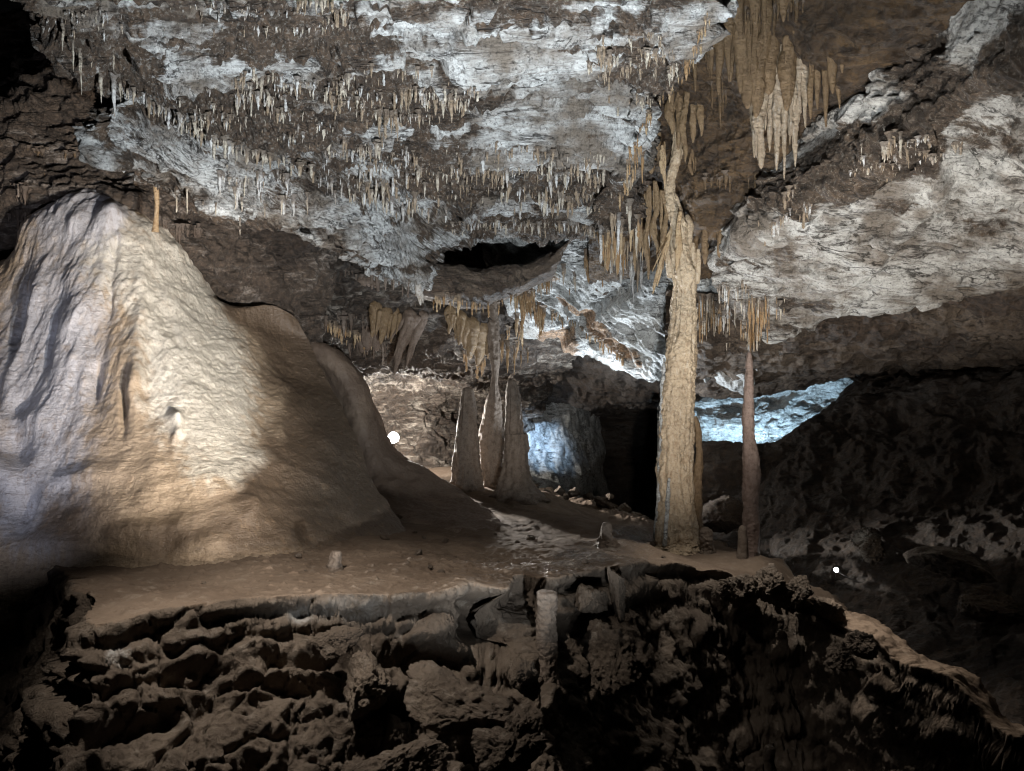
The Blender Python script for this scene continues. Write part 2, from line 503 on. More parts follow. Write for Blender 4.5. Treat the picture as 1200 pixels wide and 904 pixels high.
def disp_ceiling(V, N, px, py):
    white = blobs(px, py, WHITE)
    dark = blobs(px, py, DARK)
    wob = fbm(V * 2.1, 4, 3)
    sd0 = line_dist(px, py, STEP)
    lowbed = sstep(0, 14, sd0) * sstep(560, 480, px)
    h = fbm(V * .8, 4, 1) * .16 - .17
    swing = sstep(-60, 60, sd0) * sstep(620, 430, px)
    wb = fbm(bed(V, 4, .7, 2.6, 2.6), 5, 23) * (1 - swing) + fbm(bed(V, 52, .5, 2.8, 2.8), 5, 24) * swing
    crust = np.clip(.56 - .12 * lowbed - .66 * white + .5 * dark + .35 * wob + .95 * wb, 0, 1)
    for sd_, lv in ((25, .12), (27, -.12), (29, .02)):              # overhanging edges of the beds
        e_ = fbm(bed(V, 4, .32, 1.5, 1.5), 4, sd_) * (1 - swing) + fbm(bed(V, 52, .26, 1.7, 1.7), 4, sd_ + 1) * swing - lv
        h = h + .085 * sstep(-.006, .006, e_)
        crust = np.clip(crust + .55 * np.exp(-((e_ + .012) / .016) ** 2), 0, 1)  # colour darkened in the recess under each edge, as shade would
    B1 = (ridged(bed(V, 4, .6, 3.2, 3.2), 4, 5) - .5) * .09 + fbm(bed(V, 4, 1.6, 9, 9), 4, 9) * .05
    B2 = (ridged(bed(V, 52, .45, 3.6, 3.6), 4, 6) - .5) * .11 + fbm(bed(V, 52, 1.2, 10, 10), 4, 10) * .06
    h += B1 * (1 - swing) + B2 * swing
    for pts, a_ in (([(545, 0), (530, 35), (505, 70), (480, 95)], .10), ([(560, 62), (640, 66), (700, 60)], .06), ([(240, 232), (300, 262), (370, 275), (470, 322)], .15), ([(190, 180), (250, 215), (330, 240), (420, 268), (500, 280)], .14), ([(180, 205), (260, 240), (350, 282)], .10), ([(600, 100), (680, 104), (740, 98)], .06)):
        d_ = line_dist(px + 8 * wob, py + 8 * wob, pts)
        h += a_ * sstep(5, -3, d_) * np.exp(-np.maximum(-d_, 0) / 40) - .6 * a_ * np.exp(-(d_ / 4) ** 2)
    sd = line_dist(px + 9 * wob, py + 9 * wob, STEP)
    stepm = sstep(-3, 5, sd) * sstep(560, 470, px)
    h -= .22 * stepm * (1 - .55 * sstep(10, 60, sd)) 
    for lv, amp, sc in ((0.15, .07, 1.3), (-.1, .06, 1.7), (.0, .05, 2.6)):           # broken bedding layers
        n = fbm(bed(V, 8, sc * .4, sc * 1.5, sc), 5, 21 + int(sc * 10)) - lv * .6
        h += amp * sstep(-.015, .015, n)
    # popcorn and pits where crusted
    pit = fbm(V * 13, 3, 31)
    pit2 = ridged(V * 7, 3, 33)
    h += crust * (pit * .13 + (pit2 - .55) * .09) + (1 - crust) * fbm(V * 16, 3, 35) * .012
    h += crust * (1 - lowbed) * np.minimum(fbm(V * 5, 3, 37) + .08, 0) * .55
    return h, {'crust': crust, 'swing': swing}


structure(surf('cave_ceiling', rows, 1000, 640, disp_ceiling, M['ceil'], bvh='main'))


# ---- generic rough rock ----------------------------------------------------
def rocky(big=.2, mid=.08, fine=.03, ang=0, crust=None, base=.4, wob=.8, seed=0, strat=(1, 3, 3), popcorn=.03, freq=1.0):
    def f(V, N, px, py):
        c = np.clip(base + (blobs(px, py, crust) if crust else 0) + wob * fbm(V * 1.7, 4, seed + 2), 0, 1)
        h = fbm(V * .7 * freq, 4, seed) * big + (ridged(bed(V, ang, *[s * freq for s in strat]), 4, seed + 4) - .5) * mid
        h = h + fbm(V * 7 * freq, 4, seed + 6) * fine
        d1, d2, hid = voro(V * 2.3 * freq + fbm(V * 2, 2, seed)[:, None] * .6, seed + 8)
        h = h + (hid - .5) * mid * .8 * sstep(0, .12, d2 - d1)
        if popcorn:
            h = h + c * fbm(V * 15, 3, seed + 12) * popcorn
        return h, {'crust': c}
    return f


# ---- upper left wall, behind the slab -----------------------------------------
rows = [
    [(-260, 60, 13, 0, 2, 2), (-60, 60, 13, 0, 2, 2), (60, 60, 12.5, 0, 2, 2), (160, 60, 12, 0, 2, 2), (300, 100, 12, 0, 2, 2), (420, 160, 12.5, 0, 2, 2)],
    [(-260, 140, 10.5), (-40, 118, 10.5), (40, 100, 10.3), (110, 78, 10.2), (230, 80, 10.2), (400, 160, 10.8)],
    [(-260, 190, 10), (-40, 150, 10), (40, 140, 9.9), (120, 140, 9.8), (230, 170, 9.9), (390, 240, 10.8)],
    [(-260, 240, 9.6), (-40, 200, 9.6), (50, 200, 9.5), (130, 205, 9.45), (240, 262, 9.8), (390, 310, 11)],
    [(-260, 300, 9.8), (-40, 280, 9.7), (60, 245, 9.3), (150, 256, 9.35), (250, 330, 9.95), (380, 380, 11.1)],
    [(-260, 420, 10.6), (-40, 420, 10.6), (60, 400, 10.5), (150, 380, 10.6), (250, 420, 10.9), (380, 470, 11.6)],
]
BR = [(60, 235, 50, 34, 40, -1.6), (150, 240, 60, 30, 30, -1.6), (20, 185, 50, 26, 40, -1.6), (190, 268, 40, 28, 45, -1.2), (250, 310, 40, 30, 45, -.6), (100, 130, 80, 40, 20, .5)]
structure(surf('cave_wall', rows, 420, 330, rocky(.35, .16, .05, 10, BR, .75, .5, 40, popcorn=.05), M['pinkrock'], bvh='upleft'))

# ---- middle back wall and its ceiling -----------------------------------------
rows = [
    [(180, 200, 9.6), (270, 215, 9.8), (350, 240, 9.9), (440, 232, 12.6), (520, 205, 13.8), (600, 200, 14.2), (690, 225, 13.2), (760, 235, 12)],
    [(190, 290, 10.1), (275, 300, 10.3), (350, 310, 10.6), (440, 318, 11.4), (520, 326, 12.6), (600, 316, 13.2), (690, 275, 13.2), (760, 265, 12.6)],
    [(200, 350, 10.8), (290, 352, 11), (360, 356, 11.2), (440, 362, 11.7), (520, 372, 12.2), (590, 372, 12.8), (640, 352, 13.6), (690, 330, 13.8)],
    [(210, 400, 11.2), (300, 402, 11.4), (370, 405, 11.6), (440, 412, 12.6), (520, 420, 13.6), (580, 418, 13.8), (632, 410, 13.6), (680, 400, 13.8)],
    [(210, 450, 11.6), (300, 450, 12.0), (380, 450, 13.0), (440, 452, 15.0), (500, 462, 16.2), (550, 470, 16.6), (606, 466, 16.4), (650, 455, 16.4)],
    [(210, 500, 12), (300, 500, 12.6), (390, 500, 14.2), (446, 500, 16), (500, 506, 16.4), (550, 512, 16.8), (590, 512, 17), (615, 505, 17.6)],
    [(210, 560, 12.2), (300, 560, 12.8), (400, 560, 14.4), (450, 556, 15.8), (500, 560, 16), (545, 560, 16.4), (580, 560, 16.8), (602, 560, 17.6)],
    [(210, 640, 12.2), (300, 640, 12.8), (400, 640, 14.4), (450, 630, 15.6), (500, 620, 15.8), (545, 620, 16), (580, 620, 16.4), (600, 620, 17.6)],
]
MB = [(400, 355, 50, 22, 10, -.7), (545, 430, 60, 26, 20, -1.5), (520, 470, 40, 22, 0, -1.4), (590, 440, 40, 24, 0, -1.3), (470, 470, 50, 45, 0, -.5),
      (590, 330, 60, 30, 0, .4), (320, 320, 60, 40, 0, .4)]  # last patch paints the shaded gap below the slab edge darker
structure(surf('cave_wall', rows, 520, 400, rocky(.4, .22, .05, 20, MB, .66, .55, 60, popcorn=.05), M['midrock'], bvh='mid'))

# ---- hanging wedge below the slab (brown roof block with the dark hollow above it)
rows = [
    [(470, 308, 10.6, 0, .8, -.05), (520, 316, 10.9, 0, .8, -.05), (580, 320, 11.2, 0, .8, -.05), (640, 306, 11.0, 0, .8, 0), (668, 280, 10.6, 0, .8, 0)],
    [(472, 306, 10.0), (520, 312, 10.0), (575, 316, 10.2), (634, 304, 10.4), (668, 280, 10.2)],
    [(476, 328, 9.7), (520, 330, 9.7), (575, 334, 9.9), (620, 325, 10.2), (660, 300, 10.2)],
    [(486, 344, 9.8), (525, 347, 9.8), (572, 352, 10.0), (606, 342, 10.3), (650, 318, 10.4)],
    [(492, 350, 10.2, 0, .4, .1), (525, 354, 10.2, 0, .4, .1), (570, 358, 10.4, 0, .4, .1), (600, 350, 10.7, 0, .4, .1), (645, 325, 10.8, 0, .4, .1)],
    [(492, 350, 10.2, 0, 1.4, .6), (525, 354, 10.2, 0, 1.4, .6), (570, 358, 10.4, 0, 1.4, .6), (600, 350, 10.7, 0, 1.4, .6), (645, 325, 10.8, 0, 1.4, .6)],
]
structure(surf('cave_ceiling', rows, 260, 160, rocky(.16, .06, .02, 0, None, .5, .6, 80), M['brownrock'], bvh='wedge'))

# ---- white scalloped ceiling over the tunnel mouth -----------------------------
rows = [
    [(560, 262, 11.4), (620, 262, 11.3), (680, 262, 11.1), (740, 270, 10.9), (800, 290, 10.8), (880, 310, 10.9)],
    [(570, 315, 11.9), (630, 310, 11.8), (680, 308, 11.6), (740, 318, 11.2), (800, 330, 11.0), (880, 345, 11.1)],
    [(590, 345, 12.4), (640, 345, 12.2), (690, 345, 12.0), (745, 352, 11.6), (800, 365, 11.3), (880, 375, 11.4)],
    [(606, 375, 12.8), (645, 378, 12.6), (695, 382, 12.4), (745, 395, 12.0), (800, 402, 11.7), (880, 405, 11.8)],
    [(616, 390, 13.2), (655, 400, 13.0), (700, 412, 12.8), (745, 430, 12.4), (800, 434, 12.1), (880, 438, 12.2)],
    [(616, 392, 13.6, 0, .3, .2), (655, 402, 13.4, 0, .3, .2), (700, 414, 13.2, 0, .3, .2), (745, 432, 12.8, 0, .3, .2), (800, 436, 12.5, 0, .3, .2), (880, 440, 12.6, 0, .3, .2)],
    [(616, 392, 13.6, 0, 1.5, 1), (655, 402, 13.4, 0, 1.5, 1), (700, 414, 13.2, 0, 1.5, 1), (745, 432, 12.8, 0, 1.5, 1), (800, 436, 12.5, 0, 1.5, 1), (880, 440, 12.6, 0, 1.5, 1)],
]


def disp_bright(V, N, px, py):
    c = np.clip(.0 + blobs(px, py, [(655, 395, 24, 13, 20, 1.), (705, 385, 60, 7, 38, 1.), (620, 318, 30, 14, 0, .6)]) + .5 * fbm(V * 2.2, 4, 90), 0, 1)
    # scallops sweeping down to the right: folds across the surface
    s = (px - 600) * .62 + (py - 300) * -.78 + 18 * fbm(V * 1.1, 3, 92)
    t = (px - 600) * .78 + (py - 300) * .62
    h = .24 * (ridged(np.stack([s / 20, t / 75, s * 0], 1), 4, 97) - .5) + .10 * fbm(np.stack([s / 8, t / 50, s * 0], 1), 4, 98)
    h += .07 * sstep(-.01, .01, fbm(np.stack([s / 30, t / 110, s * 0 + 5], 1), 4, 99))
    h += fbm(V * .9, 3, 94) * .22 + fbm(V * 8, 4, 96) * .03
    q = (px - 660) * .62 + (py - 345) * .78
    h -= .16 * np.exp(-((q - 36) / 9.0) ** 2)
    h += .12 * sstep(40, 46, q)
    return h, {'crust': c}


structure(surf('cave_ceiling', rows, 420, 300, disp_bright, M['bright'], bvh='bright'))

# ---- tunnel behind the columns ---------------------------------------------------
rows = [
    [(540, 380, 15, 0, 0, 1), (620, 380, 14.8, 0, 0, 1), (700, 390, 14.4, 0, 0, 1), (780, 400, 14, 0, 0, 1), (900, 400, 13.4, 0, 0, 1), (1000, 400, 13, 0, 0, 1)],
    [(540, 418, 16), (620, 418, 15.6), (700, 425, 15), (780, 440, 14.6), (900, 430, 14), (1000, 425, 13.6)],
    [(540, 450, 17.5), (620, 452, 17), (700, 458, 16.4), (780, 460, 16), (900, 436, 15.4), (1000, 430, 15)],
    [(540, 475, 20), (620, 478, 20), (700, 480, 19), (780, 472, 18.6), (900, 440, 18), (1000, 434, 17.6)],
    [(540, 480, 24), (620, 482, 24), (700, 484, 23), (780, 476, 22.6), (900, 442, 22), (1000, 438, 21.6)],
]
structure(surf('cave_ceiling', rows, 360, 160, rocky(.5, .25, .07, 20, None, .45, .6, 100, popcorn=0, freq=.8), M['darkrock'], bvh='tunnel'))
rows = [                                             # blue-lit flowstone wall
    [(560, 440, 17.2, 0, 0, .4), (604, 440, 17.4, 0, 0, .4), (640, 440, 17.8, 0, 0, .4), (684, 440, 18.8, 0, 0, .4), (700, 440, 24, 0, 0, .4)],
    [(560, 480, 17), (604, 480, 17.2), (640, 480, 17.6), (682, 482, 18.6), (698, 490, 24)],
    [(560, 520, 16.8), (604, 520, 17), (640, 524, 17.3), (688, 524, 18.4), (704, 530, 24)],
    [(560, 560, 16.5), (606, 560, 16.7), (645, 565, 17), (692, 565, 18.2), (708, 570, 24)],
    [(560, 620, 16), (606, 620, 16.2), (650, 620, 16.4), (696, 620, 18), (712, 620, 24)],
]


def disp_blue(V, N, px, py):
    h = fbm(V * np.array([2.5, 2.5, .6]), 5, 110) * .3 + fbm(V * .6, 3, 111) * .4 + fbm(V * 6, 4, 112) * .06
    return h, {'crust': np.clip(.1 + .5 * fbm(V * 2, 4, 113), 0, 1)}


structure(surf('cave_wall', rows, 240, 200, disp_blue, M['bright']))
rows = [                                             # end of the tunnel
    [(500, 400, 26), (700, 400, 26), (900, 400, 25), (1100, 400, 22)],
    [(500, 480, 25), (700, 480, 25), (900, 480, 24), (1100, 480, 21)],
    [(500, 560, 24), (700, 560, 24), (900, 560, 23), (1100, 560, 20)],
    [(500, 700, 22), (700, 700, 22), (900, 700, 21), (1100, 700, 19)],
]
structure(surf('cave_wall', rows, 160, 100, rocky(.9, .4, .1, 0, None, .5, .5, 120, popcorn=0, freq=.5), M['darkrock']))
rows = [                                             # far wall that the blue lamp strikes on the right
    [(770, 425, 18, 0, 0, 1), (850, 425, 17.8, 0, 0, 1), (930, 425, 17.4, 0, 0, 1), (1030, 425, 16.8, 0, 0, 1)],
    [(770, 462, 17.8), (850, 462, 17.6), (930, 455, 17.2), (1030, 450, 16.6)],
    [(770, 500, 17.2), (850, 500, 17), (930, 500, 16.6), (1030, 500, 16)],
    [(770, 560, 17), (850, 560, 16.8), (930, 560, 16.4), (1030, 560, 15.8)],
    [(770, 660, 16.6), (850, 660, 16.4), (930, 660, 16), (1030, 660, 15.4)],
]
structure(surf('cave_wall', rows, 300, 240, rocky(.3, .12, .05, 0, None, .0, .35, 130, popcorn=.03), M['bright']))

# ---- right-hand ceiling slab -----------------------------------------------------
rows = [
    [(900, 300, 9.2, 0, .5, 1.2), (960, 230, 8.2, 0, .5, 1.2), (1030, 150, 7.2, 0, .5, 1.2), (1100, 96, 6.5, 0, .5, 1.2), (1180, 40, 5.8, 0, .5, 1.2), (1330, -60, 5, 0, .5, 1.2)],
    [(842, 300, 9.3), (925, 232, 8.2), (1020, 172, 7.3), (1108, 104, 6.5), (1190, 48, 5.8), (1340, -40, 4.9)],
    [(838, 312, 9.4), (930, 258, 8.4), (1030, 202, 7.5), (1118, 140, 6.7), (1204, 95, 6.0), (1360, 20, 5.0)],
    [(846, 332, 9.6), (940, 290, 8.7), (1040, 240, 7.9), (1130, 190, 7.1), (1215, 150, 6.3), (1390, 90, 5.2)],
    [(858, 350, 9.8), (945, 322, 9.0), (1045, 285, 8.3), (1135, 245, 7.6), (1225, 212, 6.8), (1400, 160, 5.6)],
    [(872, 372, 10.0), (950, 350, 9.3), (1050, 325, 8.7), (1140, 298, 8.1), (1230, 275, 7.3), (1410, 225, 6.0)],
    [(900, 392, 10.2), (960, 366, 9.7), (1056, 352, 9.2), (1140, 333, 8.6), (1235, 316, 7.8), (1420, 270, 6.4)],
    [(905, 394, 10.3, 0, .25, .12), (965, 366, 9.9, 0, .25, .15), (1060, 352, 9.4, 0, .25, .15), (1144, 333, 8.8, 0, .25, .15), (1238, 316, 8.0, 0, .25, .15), (1422, 270, 6.6, 0, .25, .15)],
    [(905, 394, 10.3, 0, 1, .8), (965, 366, 9.9, 0, 1, .8), (1060, 352, 9.4, 0, 1, .8), (1144, 333, 8.8, 0, 1, .8), (1238, 316, 8.0, 0, 1, .8), (1422, 270, 6.6, 0, 1, .8)],
]
RCR = [(1060, 170, 50, 20, -10, 1.), (900, 300, 70, 26, -25, .35), (1000, 175, 60, 18, -25, .9), (960, 205, 60, 14, -25, .8), (1165, 150, 50, 24, 0, .4),
       (1090, 80, 40, 30, -40, .8), (1050, 225, 34, 14, -10, .45), (1160, 250, 30, 14, 0, .4), (870, 320, 40, 20, 0, .5), (985, 200, 110, 18, -27, 1.), (1090, 128, 70, 24, -40, 1.), (1190, 60, 60, 24, -40, .8), (960, 340, 60, 10, -12, .4), (900, 372, 40, 14, 0, .5)]
CRACK = [(1023, 302), (1060, 268), (1090, 245), (1112, 222), (1120, 200), (1112, 185)]
CRACK2 = [(930, 352), (985, 325), (1022, 303)]


def disp_right(V, N, px, py):
    wob = fbm(V * 2, 4, 140)
    crust = np.clip(.08 + blobs(px, py, RCR) + .75 * wob, 0, 1)
    h = fbm(V * .8, 4, 141) * .2 + (ridged(bed(V, -20, .7, 3, 3), 4, 143) - .5) * .07 + fbm(bed(V, -20, 2, 8, 8), 4, 145) * .03
    h += fbm(V * 9, 4, 147) * .014 + crust * fbm(V * 13, 3, 149) * .06
    for pts, a in ((CRACK, .16), (CRACK2, .10)):
        d = line_dist(px + 5 * wob, py + 5 * wob, pts)
        h += a * sstep(6, -4, d) * np.exp(-np.maximum(-d, 0) / 60) - .5 * a * np.exp(-(d / 5) ** 2)
    for lv, am, sd in ((.1, .08, 151), (-.08, .07, 153), (.02, .05, 155)):
        n = fbm(bed(V, -20, .5, 1.8, 1.8), 5, sd)
        h += am * sstep(-.015, .015, n - lv)
    return h, {'crust': crust}


structure(surf('cave_ceiling', rows, 620, 420, disp_right, M['rceil'], bvh='right'))

# ---- recessed beds under the right-hand slab -----------------------------------
rows = [
    [(780, 380, 10.8, 0, 0, .5), (880, 385, 10.8, 0, 0, .5), (980, 355, 10.6, 0, 0, .4), (1080, 345, 10.2, 0, 0, .4), (1180, 320, 9.4, 0, 0, .4), (1340, 290, 8.4, 0, 0, .4)],
    [(780, 404, 11.0), (880, 406, 11.0), (980, 378, 10.8), (1080, 368, 10.4), (1180, 345, 9.6), (1340, 310, 8.4)],
    [(790, 425, 11.6), (880, 424, 11.5), (980, 400, 11.2), (1080, 395, 10.8), (1180, 378, 10.0), (1340, 345, 8.8)],
    [(800, 444, 12.4), (880, 446, 12.4), (980, 428, 12.0), (1080, 412, 11.4), (1180, 402, 10.6), (1340, 380, 9.4)],
    [(800, 456, 13.2), (880, 458, 13.2), (980, 444, 12.8), (1080, 430, 12.2), (1180, 424, 11.4), (1340, 410, 10.2)],
    [(800, 458, 13.6, 0, .6, .3), (880, 460, 13.6, 0, .6, .3), (980, 450, 13.2, 0, .6, .3), (1080, 440, 12.8, 0, .6, .1), (1180, 436, 12, 0, .6, .1), (1340, 425, 11, 0, .6, .1)],
    [(800, 458, 13.6, 0, 2, 1), (880, 460, 13.6, 0, 2, 1), (980, 450, 13.2, 0, 2, 1), (1080, 450, 12.8, 0, 2, .2), (1180, 446, 12, 0, 2, .2), (1340, 435, 11, 0, 2, .2)],
]
RB = [(1090, 385, 40, 30, 0, .5), (1000, 380, 50, 20, 0, .5), (1140, 360, 80, 10, 0, .6), (900, 430, 60, 14, 0, -.5), (1100, 375, 34, 18, 0, -.9), (1180, 400, 60, 16, 0, -.2)]
structure(surf('cave_ceiling', rows, 460, 240, rocky(.3, .16, .05, -10, RB, .45, .5, 160), M['brownrock'], bvh='rlow'))

# ---- rift between the two slabs -----------------------------------------------
rows = [
    [(690, -140, 5.8), (790, -140, 5.8), (880, -140, 5.7), (980, -140, 5.4), (1080, -140, 5.0), (1220, -140, 4.6)],
    [(690, -20, 7.2), (790, -20, 7.2), (880, -20, 7.0), (980, -20, 6.4), (1080, -20, 6.0), (1220, -20, 5.5)],
    [(690, 70, 8.2), (790, 70, 8.2), (880, 70, 7.7), (970, 60, 7.0), (1060, 50, 6.6), (1180, 20, 6.1)],
    [(690, 150, 9.0), (780, 150, 9.0), (870, 145, 8.3), (950, 135, 7.8), (1040, 106, 7.5), (1150, 64, 7.0)],
    [(690, 220, 9.8), (780, 215, 9.4), (850, 205, 8.6), (940, 190, 8.4), (1020, 150, 9.2), (1130, 100, 8.8)],
    [(690, 280, 10.4), (770, 270, 10.0), (840, 255, 9.0), (920, 228, 9.2), (1000, 200, 10.5), (1120, 130, 10.0)],
    [(690, 320, 11.2), (760, 310, 10.9), (835, 290, 10.0), (910, 250, 10.4), (990, 222, 11.5), (1110, 150, 11.5)],
    [(690, 350, 12), (760, 340, 11.8), (835, 330, 10.8), (910, 300, 10.6), (990, 260, 10.0), (1110, 190, 9.2)],
]


def disp_rift(V, N, px, py):
    c = np.clip(.45 + .7 * fbm(V * 1.6, 4, 180), 0, 1)
    h = fbm(V * .9, 4, 181) * .35 + (ridged(bed(V, -25, 1, 4, 4), 4, 183) - .5) * .12 + fbm(V * 8, 4, 185) * .04
    fl = sstep(960, 900, px) * sstep(40, 160, py)
    h += fl * fbm(V * np.array([5, 5, .8]), 4, 187) * .12
    return h, {'crust': c}


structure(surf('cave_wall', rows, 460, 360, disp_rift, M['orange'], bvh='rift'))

# ---- right-hand wall, sunk in darkness -------------------------------------------
rows = [
    [(800, 600, 14.5, 0, 2, -2), (880, 550, 14.2, 0, 2, -2), (950, 515, 13.8, 0, 2, -1.6), (1000, 480, 13.4, 0, 2, -.6), (1090, 455, 12.8, 0, 2, .2), (1200, 450, 12, 0, 2, .2), (1420, 430, 10.5, 0, 2, .3)],
    [(800, 520, 13.4), (862, 532, 13.2), (925, 512, 13.0), (990, 472, 12.8), (1080, 448, 12.2), (1200, 440, 11.4), (1420, 420, 10)],
    [(805, 600, 12.8), (868, 570, 12.6), (940, 530, 12.3), (1010, 510, 12), (1090, 500, 11.4), (1200, 490, 10.6), (1420, 480, 9.2)],
    [(810, 640, 12), (880, 620, 11.8), (950, 590, 11.5), (1020, 580, 11.2), (1090, 575, 10.8), (1200, 570, 10), (1420, 560, 8.6)],
    [(815, 690, 11), (880, 680, 11), (950, 650, 10.6), (1020, 640, 10.2), (1090, 640, 9.9), (1200, 640, 9.2), (1420, 640, 8)],
    [(820, 740, 10), (885, 735, 10), (960, 705, 9.7), (1030, 700, 9.3), (1100, 705, 9), (1200, 710, 8.4), (1420, 720, 7.2)],
    [(830, 800, 9.2), (890, 800, 9.2), (970, 780, 8.8), (1040, 770, 8.4), (1110, 780, 8), (1210, 800, 7.4), (1420, 830, 6.2)],
    [(840, 900, 8.4), (900, 900, 8.4), (980, 890, 8), (1050, 890, 7.4), (1120, 900, 7), (1220, 920, 6.4), (1420, 960, 5.4)],
    [(840, 1000, 7.6), (900, 1000, 7.6), (980, 1000, 7.2), (1050, 1000, 6.6), (1120, 1000, 6.2), (1220, 1000, 5.8), (1420, 1000, 5.2)],
]
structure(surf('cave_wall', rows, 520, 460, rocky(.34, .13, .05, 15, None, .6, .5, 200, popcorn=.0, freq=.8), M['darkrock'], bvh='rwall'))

# ---- brown ridge with the lamp behind it (flowstone shoulder) ---------------------
rows = [
    [(352, 400, 11.6, 0, .8, -.4), (400, 418, 11.8, 0, .8, -.4), (432, 460, 11.9, 0, .8, -.4), (462, 536, 12, 0, .8, -.4), (520, 572, 12, 0, .8, -.4), (580, 600, 11.6, 0, .8, -.3), (650, 640, 10.6, 0, .8, -.3)],
    [(350, 396, 11.2), (396, 412, 11.3), (430, 450, 11.4), (458, 520, 11.5), (512, 560, 11.4), (570, 594, 10.8), (640, 636, 9.4)],
    [(345, 410, 11.2), (385, 428, 11.0), (415, 468, 10.9), (442, 530, 10.8), (490, 580, 10.4), (548, 610, 9.6), (620, 642, 8.6)],
    [(330, 410, 11.4), (368, 440, 11.3), (398, 500, 11.1), (425, 565, 10.6), (470, 610, 9.4), (530, 632, 8.6), (600, 650, 7.8)],
    [(310, 470, 11.6), (350, 500, 11.4), (388, 560, 10.9), (418, 610, 10.0), (460, 640, 8.6), (520, 654, 7.8), (580, 664, 7.0)],
    [(300, 560, 10.4), (340, 600, 10.2), (380, 640, 9.6), (410, 670, 8.8), (450, 690, 8), (510, 694, 7.2), (560, 700, 6.6)],
]


def disp_ridge(V, N, px, py):
    h = fbm(V * 1.0, 4, 220) * .16 + fbm(V * np.array([3, 3, 1]), 4, 221) * .05 + fbm(V * 9, 4, 223) * .012
    return h, {'cream': np.full(len(V), .0), 'brown': np.clip(.7 + .5 * fbm(V * 1.3, 3, 225), 0, 1), 'grey': np.full(len(V), .0), 'ripple': np.full(len(V), .35)}


o = surf('flowstone_bank', rows, 380, 260, disp_ridge, M['flow2'])
tag(o, 'smooth brown flowstone bank sloping down to the terrace in front of the bright round lamp', 'flowstone')

# ---- the big flowstone cascade -----------------------------------------------------
rows = [
    [(-140, 300, 9.2, 0, 1.2, -.2), (-10, 300, 9.4, 0, 1.2, -.2), (40, 258, 9.2, 0, .8, .05), (90, 232, 9.3, 0, .8, .05), (150, 240, 9.4, 0, .8, .05), (205, 290, 9.6, 0, .8, .05), (262, 356, 10.3, 0, 1, -.2), (330, 366, 10.6, 0, .8, -.3), (350, 378, 10.7, 0, .8, -.4)],
    [(-140, 320, 8.8), (-8, 305, 8.9), (36, 258, 9.0), (90, 228, 9.1), (140, 236, 9.2), (200, 284, 9.4), (256, 350, 9.8), (322, 358, 10.4), (345, 372, 10.5)],
    [(-140, 370, 8.2), (0, 365, 8.3), (50, 335, 8.3), (100, 318, 8.4), (150, 320, 8.4), (205, 345, 8.7), (258, 385, 9.3), (322, 388, 10.4), (362, 400, 10.7)],
    [(-140, 440, 7.6), (0, 440, 7.7), (60, 430, 7.6), (110, 425, 7.6), (165, 425, 7.6), (220, 430, 7.9), (282, 440, 8.7), (342, 445, 9.8), (392, 458, 10.2)],
    [(-140, 520, 7.1), (0, 520, 7.2), (60, 515, 7.1), (115, 512, 7.0), (175, 510, 7.05), (240, 510, 7.3), (310, 515, 8.0), (378, 520, 8.8), (420, 530, 9.4)],
    [(-140, 590, 6.75), (0, 590, 6.8), (60, 588, 6.7), (120, 585, 6.6), (185, 582, 6.65), (255, 578, 6.8), (330, 578, 7.4), (405, 582, 8.2), (452, 588, 8.9)],
    [(-140, 645, 6.5), (0, 645, 6.5), (60, 645, 6.45), (125, 645, 6.4), (195, 642, 6.35), (268, 640, 6.4), (345, 640, 6.8), (425, 640, 7.6), (482, 642, 8.3)],
    [(-140, 700, 6.35), (0, 700, 6.35), (60, 700, 6.3), (125, 700, 6.25), (195, 700, 6.2), (270, 695, 6.2), (350, 690, 6.5), (440, 685, 7.2), (505, 680, 7.8)],
    [(-140, 900, 6.2), (0, 900, 6.2), (60, 900, 6.1), (125, 900, 6.1), (195, 900, 6.0), (270, 860, 6.0), (350, 820, 6.2), (440, 780, 6.8), (505, 740, 7.4)],
]
BUMP = [  # (px, py, rx, ry, ang, h) bosses, ribs and hollows
    (158, 455, 12, 34, 3, .14), (147, 468, 5, 34, 2, -.10), (110, 440, 9, 30, 10, -.13), (88, 380, 22, 80, 12, .12), (60, 400, 8, 60, 15, -.06),
    (130, 330, 6, 90, 6, -.06), (165, 360, 10, 110, 2, .05), (205, 494, 9, 11, 0, .10), (207, 516, 6, 20, 0, .06),
    (255, 572, 80, 34, -14, .06), (285, 606, 50, 24, -6, .04), (325, 470, 14, 26, 20, .05), (180, 560, 24, 40, 0, .05), (290, 600, 14, 20, 0, .09), (325, 505, 10, 14, 0, .06),
    (347, 484, 18, 20, 30, .08), (45, 490, 24, 24, 0, .06), (12, 450, 14, 40, 0, .08), (25, 480, 24, 12, -20, -.05), (20, 530, 16, 24, 0, -.08),
    (10, 560, 20, 30, 0, .12), (30, 600, 10, 30, 20, -.12), (0, 500, 16, 24, 0, .1), (190, 620, 60, 14, -10, .05), (100, 560, 50, 14, -12, .07), (60, 640, 40, 14, 5, .06),
    (40, 360, 8, 50, 15, .10), (20, 380, 7, 40, 15, -.10), (350, 560, 40, 10, 12, .05), (240, 640, 40, 12, 0, .05), (130, 255, 18, 16, 0, .16), (90, 260, 16, 20, 20, .08)]


